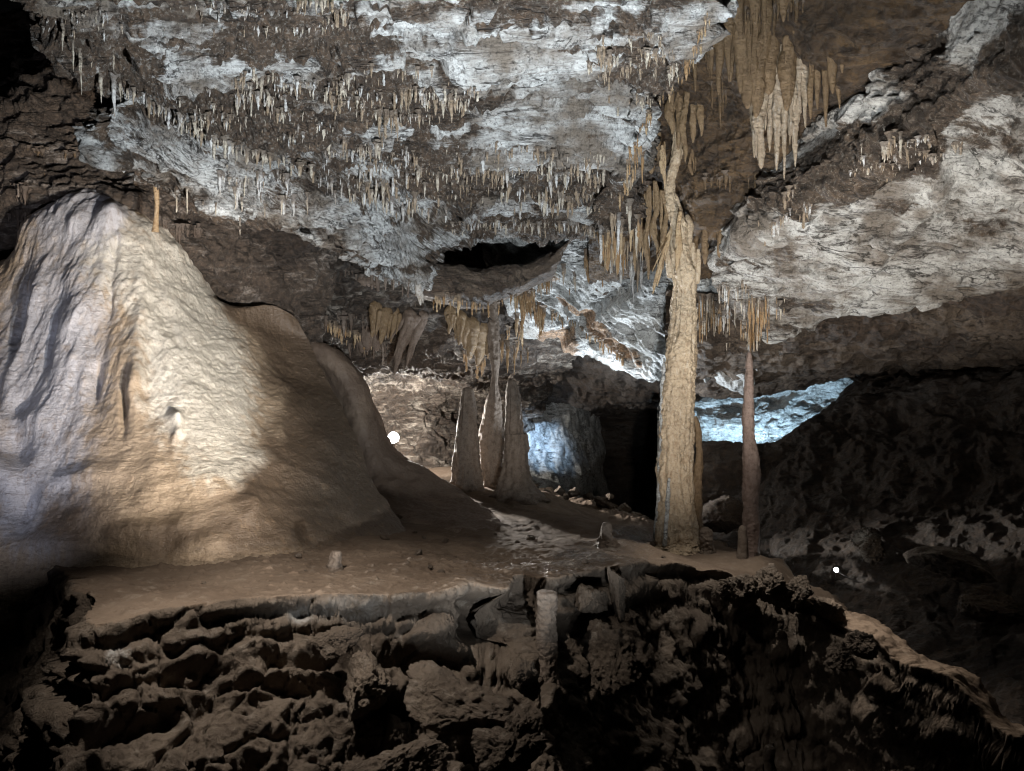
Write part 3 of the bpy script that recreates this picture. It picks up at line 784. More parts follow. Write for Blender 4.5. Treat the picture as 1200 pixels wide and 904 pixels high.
def disp_flow(V, N, px, py):
    h = fbm(V * .8, 3, 240) * .12
    rib = fbm(np.stack([V[:, 0] * 4.2, V[:, 1] * 2.0, V[:, 2] * .55], 1), 4, 241)
    up = sstep(560, 430, py)
    h += rib * (.02 + .05 * up * sstep(300, 200, px))
    h += fbm(np.stack([V[:, 0] * 13, V[:, 1] * 6, V[:, 2] * 1.3], 1), 4, 242) * .022 * up
    h += fbm(V * np.array([2.2, 2.2, 3.4]), 4, 243) * .05 * sstep(470, 580, py)
    low = sstep(480, 580, py)
    n = fbm(np.stack([V[:, 0] * .9, V[:, 1] * .9, V[:, 2] * 2.4], 1), 3, 245)
    h += low * .05 * sstep(-.3, .3, n)
    ph = V[:, 2] * 118 + 9 * fbm(V * 2.2, 4, 250) + 3 * fbm(V * 9, 2, 252)
    h += .0016 * np.sin(ph) * sstep(.0, .35, fbm(V * 2.0, 3, 254) + .15)
    d1, d2, hid = voro(V * np.array([16, 16, 11]) + fbm(V * 8, 2, 256)[:, None] * .5, 258)
    h += .003 * (1 - d1)
    h += fbm(V * 9, 4, 247) * .008 + fbm(V * np.array([11, 11, 22]), 3, 249) * .005
    wx = px + 6 * fbm(V * 3, 2, 251)
    wy = py + 6 * fbm(V * 3, 2, 253)
    for cx, cy, rx, ry, ang, a in BUMP:
        c, s = math.cos(rad(ang)), math.sin(rad(ang))
        dx, dy = wx - cx, wy - cy
        q = ((dx * c + dy * s) / rx) ** 2 + ((-dx * s + dy * c) / ry) ** 2
        h += a * np.exp(-q * 1.3)
    cream = soft(px, py, [(215, 380, 60, 150, -16, 1.), (235, 480, 60, 60, 0, .6), (110, 300, 40, 60, 0, .6), (290, 600, 14, 36, 0, .7), (270, 556, 50, 18, -14, .5)])
    brown = soft(px, py, [(300, 362, 45, 22, 10, 1.), (345, 390, 40, 50, 35, 1.), (385, 480, 60, 90, 30, 1.), (420, 560, 60, 60, 30, .8), (350, 600, 90, 40, 0, .5), (200, 640, 150, 34, 0, .6), (320, 580, 80, 50, 20, .5), (120, 600, 60, 30, 0, .35), (60, 600, 60, 60, 0, .3), (450, 620, 60, 60, 0, 1.)])  # brown calcite, also laid over the shoulder to paint in its weaker light
    grey = soft(px, py, [(55, 420, 80, 170, 10, .95), (100, 250, 50, 30, 0, .9), (50, 600, 60, 60, 0, .7)])
    return h, {'cream': cream, 'brown': brown, 'grey': grey, 'ripple': np.clip(sstep(420, 600, py) + sstep(280, 380, px) * .8 + sstep(170, 60, px) * .3, 0, 1)}


o = surf('flowstone_cascade', rows, 640, 620, disp_flow, M['flow'])
tag(o, 'huge cream and grey flowstone cascade spreading down the left wall behind the mud ledge', 'flowstone')

# ================================================================== MUD TERRACE, LEDGE, PIT
LIP = [(88, 697, 5.05), (107, 735, 4.5), (200, 713, 4.75), (280, 702, 5.0), (380, 697, 5.2), (480, 698, 5.3), (556, 684, 5.55), (592, 690, 5.5), (606, 674, 6.0),
       (648, 676, 6.1), (690, 668, 6.4), (735, 660, 6.8), (790, 660, 7.2), (838, 668, 7.4), (890, 688, 7.4), (945, 706, 7.3), (1000, 736, 7.0), (1080, 784, 6.5), (1195, 866, 5.9)]
REAR = [(1215, 860, 6.25), (1096, 772, 6.9), (1016, 722, 7.5), (955, 690, 8.0), (905, 655, 8.8), (862, 642, 9.4), (832, 634, 10.0), (778, 618, 11.2), (752, 607, 11.9), (700, 590, 12.8), (640, 577, 13.6)]
INNER = [(600, 575, 12.0), (560, 572, 12.2), (640, 610, 9.8), (700, 625, 9), (712, 637, 8.0), (600, 655, 7.0), (800, 642, 9.0), (878, 650, 8.5), (392, 668, 6.0), (320, 668, 5.9), (190, 681, 5.7), (450, 669, 5.95), (540, 668, 6.1), (100, 690, 5.3)]
poly = [P(*q)[:2] for q in LIP] + [P(*q)[:2] for q in REAR] + [np.array([-.3, 16.5]), np.array([-9, 16.5]), np.array([-9, 7.2]), np.array([-5.0, 7.0]), np.array([-3.9, 6.3]), np.array([-3.25, 5.75])]
poly = np.array(poly)
ctrl = np.array([P(*q) for q in LIP + REAR + INNER] + [[-4, 14, -.05], [-8, 12, .1], [-8, 8, .1], [-3.5, 6.2, .12], [-.3, 16, -.1]])


def sdf_poly(x, y, pl):
    d = np.full(len(x), 1e9)
    inside = np.zeros(len(x), bool)
    n = len(pl)
    for i in range(n):
        ax, ay = pl[i]
        bx, by = pl[(i + 1) % n]
        ex, ey = bx - ax, by - ay
        t = np.clip(((x - ax) * ex + (y - ay) * ey) / (ex * ex + ey * ey), 0, 1)
        d = np.minimum(d, np.hypot(x - ax - t * ex, y - ay - t * ey))
        cond = ((ay > y) != (by > y)) & (x < (bx - ax) * (y - ay) / (by - ay + 1e-12) + ax)
        inside ^= cond
    return np.where(inside, -d, d)


def ztop(x, y):
    num = np.zeros(len(x))
    den = np.zeros(len(x))
    for cx, cy, cz in ctrl:
        w = 1.0 / ((x - cx) ** 2 + (y - cy) ** 2 + .03) ** 1.8
        num += w * cz
        den += w
    return num / den


def ground_z(x, y, raw=False):
    P3 = np.stack([x, y, np.zeros(len(x))], 1)
    jag = fbm(P3 * 1.7, 2, 300) * .15
    t = sdf_poly(x, y, poly) + jag * sstep(4, 1, np.abs(y - 6.5) - 1.5)
    z = ztop(x, y)
    to = np.maximum(t, 0)
    right = sstep(.1, 1.2, x)
    rear = sstep(8.5, 9.5, y)
    bite = np.exp(-(((x + .18) / .28) ** 2 + ((y - 5.2) / .30) ** 2))
    slope = 1.15 + 1.0 * right - .7 * rear * right
    drop = .12 * sstep(0, .09, to) + slope * to + .5 * right * sstep(0, .5, to) + .75 * bite * sstep(0, .12, to)
    left = sstep(-2.4, -2.8, x) * sstep(7, 5, y)
    drop = drop + left * sstep(0, .5, to) * 1.2
    drop = np.where(drop > 2.2, 2.2 + (drop - 2.2) * .15, drop)
    return z - drop, t


xs = np.concatenate([np.linspace(-7, -3.2, 90, endpoint=False), np.linspace(-3.2, 3.4, 640, endpoint=False), np.linspace(3.4, 7.0, 150)])
ys = np.concatenate([np.linspace(2.6, 4.1, 90, endpoint=False), np.linspace(4.1, 6.7, 330, endpoint=False), np.linspace(6.7, 8.2, 130, endpoint=False), np.linspace(8.2, 13.4, 190, endpoint=False), np.linspace(13.4, 17, 40)])
X, Y = np.meshgrid(xs, ys)
gx, gy = X.ravel(), Y.ravel()
gz, gt = ground_z(gx, gy)
V = np.stack([gx, gy, gz], 1)
A = V.reshape(len(ys), len(xs), 3).copy()
for _ in range(7):                                   # smooth copy, only to get steady directions for the relief
    Zp = np.pad(A[:, :, 2], 2, mode='edge')
    A[:, :, 2] = sum(Zp[i:i + len(ys), j:j + len(xs)] for i in range(5) for j in range(5)) / 25
N = np.cross(np.gradient(A, axis=1), np.gradient(A, axis=0)).reshape(-1, 3)
N /= np.linalg.norm(N, axis=1, keepdims=True)
N[N[:, 2] < 0] *= -1
face = np.maximum(sstep(-.02, .03, gt), .3 * sstep(2.2, 2.7, V[:, 0]) * sstep(8.2, 7.4, gy))
flat = 1 - face
h = fbm(V * 1.3, 4, 310) * (.05 * flat + .22 * face)
bk = sstep(6.2, 8.2, gy)
h += fbm(V * 6, 4, 312) * ((.03 - .012 * bk) * flat + .08 * face)
h += fbm(V * 18, 3, 314) * ((.012 - .007 * bk) * flat + .03 * face)
h += flat * sstep(.15, .35, fbm(V * 11, 3, 340)) * .016 * (1 - bk) + flat * .011 * np.sin((V[:, 0] * .75 + V[:, 1] * .35 + .25 * fbm(V * 1.5, 3, 341)) * 26) * sstep(6.5, 8, gy) * sstep(2.2, 1.2, gx) * sstep(-1.5, -.5, gx)
dzt = ztop(gx, gy) - gz + .03 * fbm(V * 1.6, 3, 316) + .06 * (V[:, 0] + 1.5) * .3
near = sstep(8.2, 7.2, gy)
for lv, wd, am in ((.10, .035, .13), (.24, .03, .10), (.35, .05, .13), (.52, .04, .10)):        # beds weathered back between harder ones
    m_ = sstep(-.25, .15, fbm(V * np.array([1.3, 1.3, 2]), 3, 333 + int(lv * 100)))
    h -= am * near * m_ * np.exp(-((dzt - lv) / wd) ** 2) * sstep(.0, .03, gt) * sstep(.2, -.4, V[:, 0])
h -= .16 * near * np.exp(-((dzt - .14) / .05) ** 2) * sstep(.0, .03, gt) * sstep(-1.2, -.6, V[:, 0])
h += face * sstep(.5, .1, gt) * (ridged(V * np.array([1.5, 1.5, 7]), 4, 330) - .5) * .12
far = sstep(6.5, 4.5, gy)
d1, d2, hid = voro(V * np.array([1.7, 1.7, 2.6]) + fbm(V * 2.4, 3, 318)[:, None] * .9, 319)
h += face * sstep(.05, .3, gt) * (hid - .5) * .22 * sstep(0, .3, d2 - d1)
h += face * sstep(0, .2, gt) * (ridged(V * 1.5 + 4, 5, 327, .55) - .6) * .22
for fr, am, sd in ((3.6, .10, 322), (8.0, .034, 326), (21.0, .012, 328)):        # blocks, lumps and crumbs
    d1, d2, hid = voro(V * fr + fbm(V * fr * .7, 3, sd + 1)[:, None] * .8, sd)
    h += face * ((hid - .45) * am * sstep(0, .25, d2 - d1) + am * .5 * (.5 - d1) - am * .5 * sstep(.12, 0, d2 - d1) * (hid > .5))
hpx, hpy = project(V)
for cx, cy, rx, ry, am in ((577, 732, 34, 30, .50), (476, 766, 44, 18, .36), (505, 784, 30, 22, .34), (365, 770, 18, 8, .16), (350, 802, 32, 12, .22), (456, 832, 30, 9, .16),
                           (400, 812, 18, 14, .14), (700, 735, 26, 26, .3), (300, 800, 40, 8, .14), (240, 800, 30, 7, .10), (660, 760, 14, 30, .25)):
    h -= am * face * np.exp(-(((hpx - cx) / rx) ** 2 + ((hpy - cy) / ry) ** 2) ** 1.5)
rub = np.exp(-((gt + .35) / .35) ** 2) * sstep(9.5, 10.5, gy) * sstep(.2, .6, gx)
h += rub * (.10 + .12 * fbm(V * 5, 4, 324))
V2 = V + N * h[:, None]
gpx, gpy = project(V2)
wet = blobs(gpx, gpy, [(690, 650, 60, 16, -18, 1.), (740, 640, 26, 26, 0, 1.), (600, 662, 60, 10, 0, .5)])
pale = np.clip(blobs(gpx, gpy, [(140, 770, 16, 12, 0, 1.), (352, 722, 14, 9, 0, 1.), (390, 715, 60, 14, 0, .25), (690, 650, 40, 8, -18, .25)]), 0, 1)
mesh = mesh_obj('ground', V2, grid_faces(len(ys), len(xs)), M['clod'], {'wet': wet, 'pale': pale})
mesh.data.materials.append(M['mud'])
GRID = (xs, ys, V2[:, 2].reshape(len(ys), len(xs)))
# smooth trodden mud on top, crumbly breaks on the sides
qi = grid_faces(len(ys), len(xs))
mi = (face[qi].mean(1) < .5).astype(np.int32)
mesh.data.polygons.foreach_set('material_index', mi)
structure(mesh)


def gz_at(x, y):
    xs, ys, Z = GRID
    i = int(np.clip(np.searchsorted(xs, x), 1, len(xs) - 1))
    j = int(np.clip(np.searchsorted(ys, y), 1, len(ys) - 1))
    return float(Z[j - 1:j + 1, i - 1:i + 1].mean())


# ---- dark shell of rock closing the chamber off ------------------------------------
u = np.linspace(0, 2 * math.pi, 121)[:-1]
v = np.linspace(-math.pi / 2 + .02, math.pi / 2 - .02, 61)
U, W = np.meshgrid(u, v)
SV = np.stack([np.cos(W) * np.cos(U) * 17, np.cos(W) * np.sin(U) * 22 + 8, np.sin(W) * 7.5 + 2.5], -1).reshape(-1, 3)
SV *= (1 + .06 * fbm(SV * .3, 4, 400))[:, None]
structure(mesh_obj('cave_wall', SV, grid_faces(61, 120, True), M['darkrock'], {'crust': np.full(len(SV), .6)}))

# ================================================================== SPELEOTHEMS
TREES = {}
for key, lst in BVH.items():
    TREES[key] = []
    for GV, fq in lst:
        TREES[key].append(BVHTree.FromPolygons(GV.tolist(), fq.tolist()))
EYE = Vector((0, 0, CZ))


def find_rock(px, py, keys):
    """where the rock face lies in a given bearing"""
    d = Vector(P(px, py, 1.0)) - EYE
    d.normalize()
    best = None
    for k in keys:
        for t in TREES[k]:
            loc, nor, idx, dist = t.ray_cast(EYE, d)
            if loc is not None and (best is None or dist < best[1]):
                best = (loc, dist, nor)
    return None if best is None else np.array(best[0])


def roof_above(p):
    best = None
    for lst in TREES.values():
        for t in lst:
            loc, nor, idx, dist = t.ray_cast(Vector(p), Vector((0, 0, 1)), 3.0)
            if loc is not None and (best is None or loc.z < best):
                best = loc.z
    return best


def lathe_tube(pts, rads, nseg, nring, seed=0, amp=.12, freq=3.0, flute=0.0, zs=.5, cap_top=True, ell=1.0):
    """lumpy tapering calcite along a path; rings stay level"""
    pts = np.array(pts, float)
    rads = np.array(rads, float)
    A = np.concatenate([pts, rads[:, None]], 1)[:, None, :]
    L = np.concatenate([[0], np.cumsum(np.linalg.norm(np.diff(pts, axis=0), axis=1))])
    t = np.interp(np.linspace(0, L[-1], nring), L, np.arange(len(pts)))
    R = _cr(A, t)[:, 0, :]
    r = np.maximum(R[:, 3], 1e-4)
    a = np.linspace(0, 2 * math.pi, nseg, endpoint=False)
    V = np.stack([R[:, None, 0] + r[:, None] * np.cos(a), R[:, None, 1] + r[:, None] * ell * np.sin(a),
                  np.repeat(R[:, None, 2], nseg, 1)], -1).reshape(-1, 3)
    rr = np.repeat(r, nseg)
    D = np.stack([np.tile(np.cos(a), nring), np.tile(np.sin(a), nring), np.zeros(nseg * nring)], 1)
    q = V.copy()
    q[:, 2] *= zs
    h = amp * fbm(q * freq, 4, seed) * 2.0 + amp * 1.1 * fbm(V * freq * 3.1, 4, seed + 5)
    if flute:
        h = h + flute * fbm(np.stack([D[:, 0] * 2.5, D[:, 1] * 2.5, V[:, 2] * freq * .15], 1), 3, seed + 9)
    V = V + D * (rr * h)[:, None]
    Q = grid_faces(nring, nseg, True)
    n = len(V)
    caps = []
    V = np.concatenate([V, V[:nseg].mean(0)[None], V[-nseg:].mean(0)[None]])
    i = np.arange(nseg)
    T = np.concatenate([np.stack([np.full(nseg, n), (i + 1) % nseg, i], 1),
                        np.stack([np.full(nseg, n + 1), n - nseg + i, n - nseg + (i + 1) % nseg], 1)])
    return V, Q, T


def join(parts):
    Vs, Qs, Ts, o = [], [], [], 0
    for V, Q, T in parts:
        Vs.append(V); Qs.append(Q + o); Ts.append(T + o)
        o += len(V)
    return np.concatenate(Vs), np.concatenate(Qs), np.concatenate(Ts)


def tower(name, d, prof, mat, label, cat, seed, amp=.10, freq=6, flute=.0, nseg=64, nring=160, group=None, extra=None, ell=1.0, tilt=0.0):
    """a stalagmite or column from its profile: (px, py, half width in px)"""
    n = len(prof)
    pts = [P(x, y, d + tilt * i / max(n - 1, 1)) for i, (x, y, h) in enumerate(prof)]
    rads = [h / F * d for x, y, h in prof]
    parts = [lathe_tube(pts, rads, nseg, nring, seed, amp, freq, flute, ell=ell)]
    for e in extra or []:
        parts.append(e)
    V, Q, T = join(parts)
    o = V[np.argmin(V[:, 2])].copy()
    o = np.array([V[:, 0].mean(), V[:, 1].mean(), V[:, 2].min()])
    ob = mesh_obj(name, V - o, Q, mat, {'tint': np.full(len(V), .3)}, T=T)
    ob.location = o
    return tag(ob, label, cat, group)


def tube_px(d, prof, seed, amp=.1, freq=6, flute=0, nseg=32, nring=80, ell=1.0):
    return lathe_tube([P(x, y, d) for x, y, h in prof], [h / F * d for x, y, h in prof], nseg, nring, seed, amp, freq, flute, ell=ell)


# ---- main column -----------------------------------------------------------------
col_main = tower('column', 9.0, [(798, 256, 4), (799, 274, 6.5), (801, 292, 9), (803, 310, 11.5), (803, 324, 12.5), (803, 336, 13), (802, 352, 14), (801, 375, 15.5), (799, 405, 17.5), (796, 440, 18.5), (794, 480, 19), (792, 520, 18.5), (791, 560, 18.5), (792, 595, 19), (793, 618, 20), (794, 632, 22), (795, 644, 25), (795, 656, 28)],
      M['column'], 'tall tan calcite column reaching from the mud terrace up to the ceiling, the thickest one', 'column', 501, .2, 5, .3, 144, 460,
      extra=[tube_px(9.0, [(795, 630, 12), (795, 637, 24), (794, 643, 30), (793, 649, 36), (793, 656, 42)], 502, .35, 9, .2, 90, 40),
             tube_px(8.97, [(800, 430, 3), (802, 460, 8), (803, 500, 10), (804, 540, 9), (803, 580, 10), (804, 620, 12), (806, 645, 14)], 508, .3, 8, .3, 48, 160),
             *[tube_px(8.92, [(x0, y0, 2), (x0, y0 + 12, w), (x0 * .5 + x1 * .5, y0 + 40, w * .85), (x1, y1 - 8, w * .5), (x1, y1, .6)], 5100 + x0, .3, 9, .3, 24, 70)
               for x0, y0, x1, y1, w in ((789, 262, 791, 338, 5), (796, 250, 797, 352, 6.5), (805, 252, 806, 346, 7), (812, 285, 812, 352, 3.5), (818, 292, 817, 330, 3), (783, 285, 788, 326, 4))],
             tube_px(8.95, [(784, 500, 2), (783, 540, 7), (782, 580, 9), (781, 615, 10), (780, 645, 13)], 509, .3, 8, .3, 48, 120)])
tower('column', 9.05, [(814, 488, 2.5), (817, 500, 4), (819, 525, 4), (818, 550, 5), (816, 575, 6.5), (817, 600, 5.5), (818, 622, 6.5), (819, 646, 9)],
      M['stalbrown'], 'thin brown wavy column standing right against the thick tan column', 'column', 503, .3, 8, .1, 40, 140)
tower('stalagmite', 8.75, [(827, 618, 3), (828, 624, 7), (828, 634, 8), (829, 642, 7), (829, 652, 9)], M['stalgrey'],
      'knobbly mud-brown lump of a stalagmite at the right foot of the thick tan column', 'stalagmite', 504, .35, 9, 0, 48, 60)
tower('stalagmite', 8.5, [(878, 413, 2), (878, 420, 3.6), (878, 440, 4.6), (877, 470, 5.8), (877, 500, 7), (879, 530, 8.6), (881, 556, 9.8), (880, 580, 9.4), (880, 600, 9), (881, 625, 9.2), (880, 650, 10), (880, 664, 12)],
      M['stalred'], 'tall thin pinkish brown stalagmite standing alone at the terrace edge right of the thick column', 'stalagmite', 505, .17, 9, .08, 64, 260,
      extra=[tube_px(8.5, [(876, 598, 2), (874, 612, 4), (874, 630, 4.5), (873, 655, 6)], 515, .2, 8)])
tower('stalagmite', 8.4, [(870, 616, 1.5), (870, 620, 4), (870, 632, 5), (870, 648, 6), (870, 662, 8)], M['stalgrey'],
      'small stubby brown stalagmite at the foot of the tall thin pinkish one', 'stalagmite', 506, .15, 8, 0, 40, 60)
parts = []
for j, pr in enumerate([[(778, 420, 1), (777, 440, 2.6), (776, 465, 2.2), (776, 490, 3.2), (775, 515, 2.6), (774, 540, 3.4), (773, 565, 2.8), (772, 590, 3.4), (770, 610, 3), (769, 628, 3.4), (768, 642, 2)],
                        [(784, 560, 1), (783, 585, 2.4), (781, 610, 2), (779, 640, 2.6)]]):
    parts.append(tube_px(9.0 if j == 0 else 8.82, pr, 530 + j, .6, 16, 0, 14, 160 if j == 0 else 50))
V, Q, T = join(parts)
V = V - np.array(col_main.location)
mesh_obj('calcite_crust', V, Q, M['bright'], {'crust': np.zeros(len(V))}, T=T, parent=col_main)['label'] = 'white sparkling drip crust down the left edge'
# ---- the group of three ---------------------------------------------------------
GRP = 'dark stalagmites beside the round lamp'
tower('stalagmite', 12.0, [(548, 454, 2), (548, 457, 6), (548, 470, 8.5), (548, 495, 11), (547, 520, 13), (546, 545, 15), (546, 562, 17), (545, 580, 22)], M['stalgrey'],
      'leftmost dark blunt-topped stalagmite of the three beside the round lamp', 'stalagmite', 511, .15, 5, .3, 84, 220, GRP)
tower('column', 12.5, [(572, 345, 13), (573, 362, 10), (577, 390, 8.5), (579, 415, 6.5), (580, 438, 4), (579, 452, 4.5), (578, 470, 8.5), (576, 492, 12), (574, 515, 15), (575, 540, 16), (577, 562, 17), (577, 582, 22)], M['stalgrey'],
      'middle one of the three dark pillars, its narrow neck reaching the roof', 'column', 512, .15, 5, .3, 84, 300, GRP)
tower('stalagmite', 11.5, [(600, 445, 2), (600, 448, 5), (601, 462, 8), (602, 485, 10), (602, 508, 11.5), (604, 509, 13), (604, 530, 14.5), (604, 550, 16.5), (605, 566, 20), (606, 576, 27), (606, 586, 36)], M['stalgrey'],
      'right-hand brown conical stalagmite of the three, ringed by a crack', 'stalagmite', 513, .15, 5, .3, 90, 240, GRP)
# ---- stubs ------------------------------------------------------------------------
tower('stalagmite', 5.45, [(639, 694, 11.5), (639, 698, 12.6), (640, 715, 12.6), (641, 740, 12), (642, 765, 11), (643, 785, 10.5), (644, 800, 12), (645, 822, 16)], M['stalgrey'],
      'grey flat-topped stalagmite stub standing in the pit below the ledge', 'stalagmite', 521, .28, 9, .12, 72, 160)
tower('stalagmite', 7.9, [(711, 612, 2), (711, 614, 5.5), (711, 622, 7), (711, 630, 8), (711, 637, 12), (711, 646, 17)], M['stalgrey'],
      'short rounded brown stub on the terrace left of the thick column', 'stalagmite', 522, .3, 9, 0, 48, 50)
tower('stalagmite', 6.0, [(394, 646, 4), (394, 649, 6.5), (393, 658, 7.5), (392, 664, 9), (392, 671, 13), (392, 680, 18)], M['stalgrey'],
      'short grey stub on the back of the ledge before the flowstone', 'stalagmite', 523, .32, 10, 0, 48, 50)
tower('stalagmite', 4.6, [(903, 874, 3), (902, 878, 7), (901, 890, 6), (903, 905, 7), (905, 940, 11)], M['stalgrey'],
      'small knobbed stub poking up at the bottom edge of the dark pit', 'stalagmite', 524, .2, 9, 0, 48, 60)
tower('column', 8.55, [(183, 216, 2.6), (183, 222, 3.2), (184, 240, 2.6), (183, 258, 2.8), (182, 272, 4)], M['stalorange'],
      'thin reddish straw column joining the slab edge to the flowstone below', 'column', 525, .08, 9, 0, 24, 60)


# ---- drapery masses -----------------------------------------------------------------
def drapery(name, d, lobes, mat, label, cat, seed, group=None, amp=.22, freq=6, tint=.3, ell=.8, keys=None, subs=3, bend=.35, climb=True):
    """one fused hanging mass: lobes (px, py top, px tip, py tip, half width top, half width mid)"""
    parts = []
    rr = random.Random(seed)
    todo = []
    for (x0, y0, x1, y1, w0, w1) in lobes:            # every lobe grows out of the roof above or the wall behind it
        dd = d + rr.uniform(-.12, .12)
        hit = find_rock(x0, y0, keys or ['rift', 'mid', 'wedge'])
        q = roof_above(P(x0, y0, dd) + np.array([0, 0, -.05]))
        if keys and hit is not None and abs(hit[1] - d) < 2.5:
            dd = float(hit[1]) - .02
        elif climb and q is not None and q - P(x0, y0, dd)[2] < 1.3:
            y0 = 452 - F * (q + .06 - CZ) / dd
        else:
            w0 = w0 * .35
        todo.append((x0, y0, x1, y1, w0, w1, dd))
        for _ in range(subs):                           # side folds and drips along it
            sx = rr.uniform(-1, 1) * w0 * .9
            f = rr.uniform(.35, .93)
            wk = rr.uniform(.28, .55)
            todo.append((x0 + sx, y0 + rr.uniform(0, 6), x1 + sx * rr.uniform(.8, 1.2), y0 + (y1 - y0) * f, w0 * wk, w1 * wk, dd + rr.uniform(-1, 1) * w0 / F * d * .8))
    for j, (x0, y0, x1, y1, w0, w1, dd) in enumerate(todo):
        L = y1 - y0
        b1, b2 = rr.uniform(-bend, bend) * w1, rr.uniform(-bend, bend) * w1
        prof = [(x0, y0 - w0 * 1.3, w0 * .1), (x0, y0 - w0 * .8, w0 * .7), (x0, y0, w0), (x0 + (x1 - x0) * .3 + b1, y0 + L * .28, w0 * .7 + w1 * .2), (x0 + (x1 - x0) * .62 + b2, y0 + L * .58, w1 * .85),
                (x0 + (x1 - x0) * .86, y0 + L * .84, w1 * .5), (x0 + (x1 - x0) * .97, y0 + L * .965, w1 * .26), (x1, y1, w1 * .06)]
        parts.append(tube_px(dd, prof, seed + j * 3, amp, freq, .3, 24, int(min(160, max(24, L * .9))), ell))
    V, Q, T = join(parts)
    o = np.array([V[:, 0].mean(), V[:, 1].mean(), V[:, 2].max()])
    ob = mesh_obj(name, V - o, Q, mat, {'tint': np.full(len(V), tint)}, T=T)
    ob.location = o
    return tag(ob, label, cat, group)


RG = 'brown drapery masses in the roof rift'
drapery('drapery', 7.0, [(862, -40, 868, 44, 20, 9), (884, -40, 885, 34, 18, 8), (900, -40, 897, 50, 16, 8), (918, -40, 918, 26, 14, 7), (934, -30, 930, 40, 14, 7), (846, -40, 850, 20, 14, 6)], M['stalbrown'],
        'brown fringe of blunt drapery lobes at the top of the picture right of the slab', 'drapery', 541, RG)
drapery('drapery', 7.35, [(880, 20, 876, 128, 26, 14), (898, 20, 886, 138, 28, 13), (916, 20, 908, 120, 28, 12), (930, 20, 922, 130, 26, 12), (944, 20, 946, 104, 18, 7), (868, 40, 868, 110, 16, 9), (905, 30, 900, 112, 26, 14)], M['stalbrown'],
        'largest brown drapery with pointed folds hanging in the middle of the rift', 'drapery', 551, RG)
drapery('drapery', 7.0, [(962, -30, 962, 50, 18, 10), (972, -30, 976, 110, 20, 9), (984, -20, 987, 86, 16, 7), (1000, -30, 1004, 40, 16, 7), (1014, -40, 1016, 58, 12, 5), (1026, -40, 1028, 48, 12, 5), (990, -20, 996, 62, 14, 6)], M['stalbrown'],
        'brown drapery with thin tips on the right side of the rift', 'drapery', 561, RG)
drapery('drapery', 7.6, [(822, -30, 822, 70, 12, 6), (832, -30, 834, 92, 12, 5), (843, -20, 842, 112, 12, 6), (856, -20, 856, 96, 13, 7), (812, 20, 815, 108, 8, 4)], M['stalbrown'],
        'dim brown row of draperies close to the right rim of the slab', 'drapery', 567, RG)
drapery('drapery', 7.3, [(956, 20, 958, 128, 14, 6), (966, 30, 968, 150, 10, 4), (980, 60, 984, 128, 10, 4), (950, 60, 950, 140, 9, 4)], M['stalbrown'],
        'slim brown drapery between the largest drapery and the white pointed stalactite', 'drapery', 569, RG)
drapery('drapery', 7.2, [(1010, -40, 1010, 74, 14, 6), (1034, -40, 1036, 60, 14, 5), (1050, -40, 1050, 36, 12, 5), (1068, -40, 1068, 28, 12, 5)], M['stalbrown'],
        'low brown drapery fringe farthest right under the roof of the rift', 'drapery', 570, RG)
drapery('stalactite', 7.5, [(892, 118, 892, 198, 9, 9), (886, 125, 884, 185, 6, 6), (900, 130, 902, 178, 7, 5)], M['stal'],
        'pale lumpy stalactite lit from below, left one under the big brown drapery', 'stalactite', 571, tint=.5, amp=.45, freq=9, subs=2)
drapery('stalactite', 7.45, [(914, 128, 910, 200, 10, 6), (922, 126, 919, 211, 10, 4), (932, 128, 932, 196, 9, 4), (940, 132, 944, 150, 7, 4), (926, 128, 926, 160, 14, 9)], M['stal'],
        'pale forked stalactite cluster lit from below, right one under the big brown drapery', 'stalactite', 575, tint=.5, amp=.45, freq=9, subs=2)
drapery('stalactite', 7.6, [(990, 100, 985, 170, 3, 5), (992, 116, 992, 140, 3, 5)], M['stal'],
        'single white pointed stalactite hanging in front of the dark rift', 'stalactite', 579, tint=.7, amp=.35, freq=9)
drapery('stalactite', 7.7, [(944, 70, 946, 108, 4, 3.5)], M['stal'], 'small white tipped stalactite between the brown draperies', 'stalactite', 580, tint=.7, amp=.2)
drapery('stalactite', 7.9, [(1078, 108, 1081, 160, 3, 6), (1074, 125, 1074, 150, 3, 4), (1086, 130, 1088, 158, 3, 4)], M['stal'],
        'knotty white cluster hanging in the gap beside the right-hand slab', 'stalactite', 581, tint=.7, amp=.4, freq=10)

# ---- cluster over the main column -------------------------------------------------
CG = 'orange stalactites above the thick column'
drapery('drapery', 8.75, [(752, 100, 756, 200, 17, 15), (764, 100, 763, 204, 15, 12), (740, 120, 744, 186, 13, 11), (770, 110, 772, 190, 8, 5)], M['stalamber'],
        'broad orange-brown drapery with a rounded lip beside the slab edge', 'drapery', 591, CG, climb=False, tint=.35, subs=0, ell=.5, amp=.12)
drapery('stalactite', 8.7, [(778, 168, 779, 222, 5, 3.5), (776, 172, 775, 204, 5, 3)], M['stalorange'], 'tan stalactite next to the broad orange drapery', 'stalactite', 593, CG, climb=False, tint=.2, bend=1.0, amp=.35)
tower('stalactite', 8.85, [(820, 30, 7), (814, 70, 6), (807, 108, 5.5), (801, 132, 5), (794, 155, 5), (793, 180, 7), (787, 205, 5.5), (784, 225, 6.5), (787, 242, 9), (793, 258, 11), (797, 275, 8), (797, 288, 9), (801, 302, 9), (803, 318, 11), (803, 328, 9), (803, 338, 5), (803, 346, 1)], M['column'],
      'thick twisting orange stalactite whose foot rests on the tall tan column', 'stalactite', 594, .3, 7, .25, 56, 260, CG)
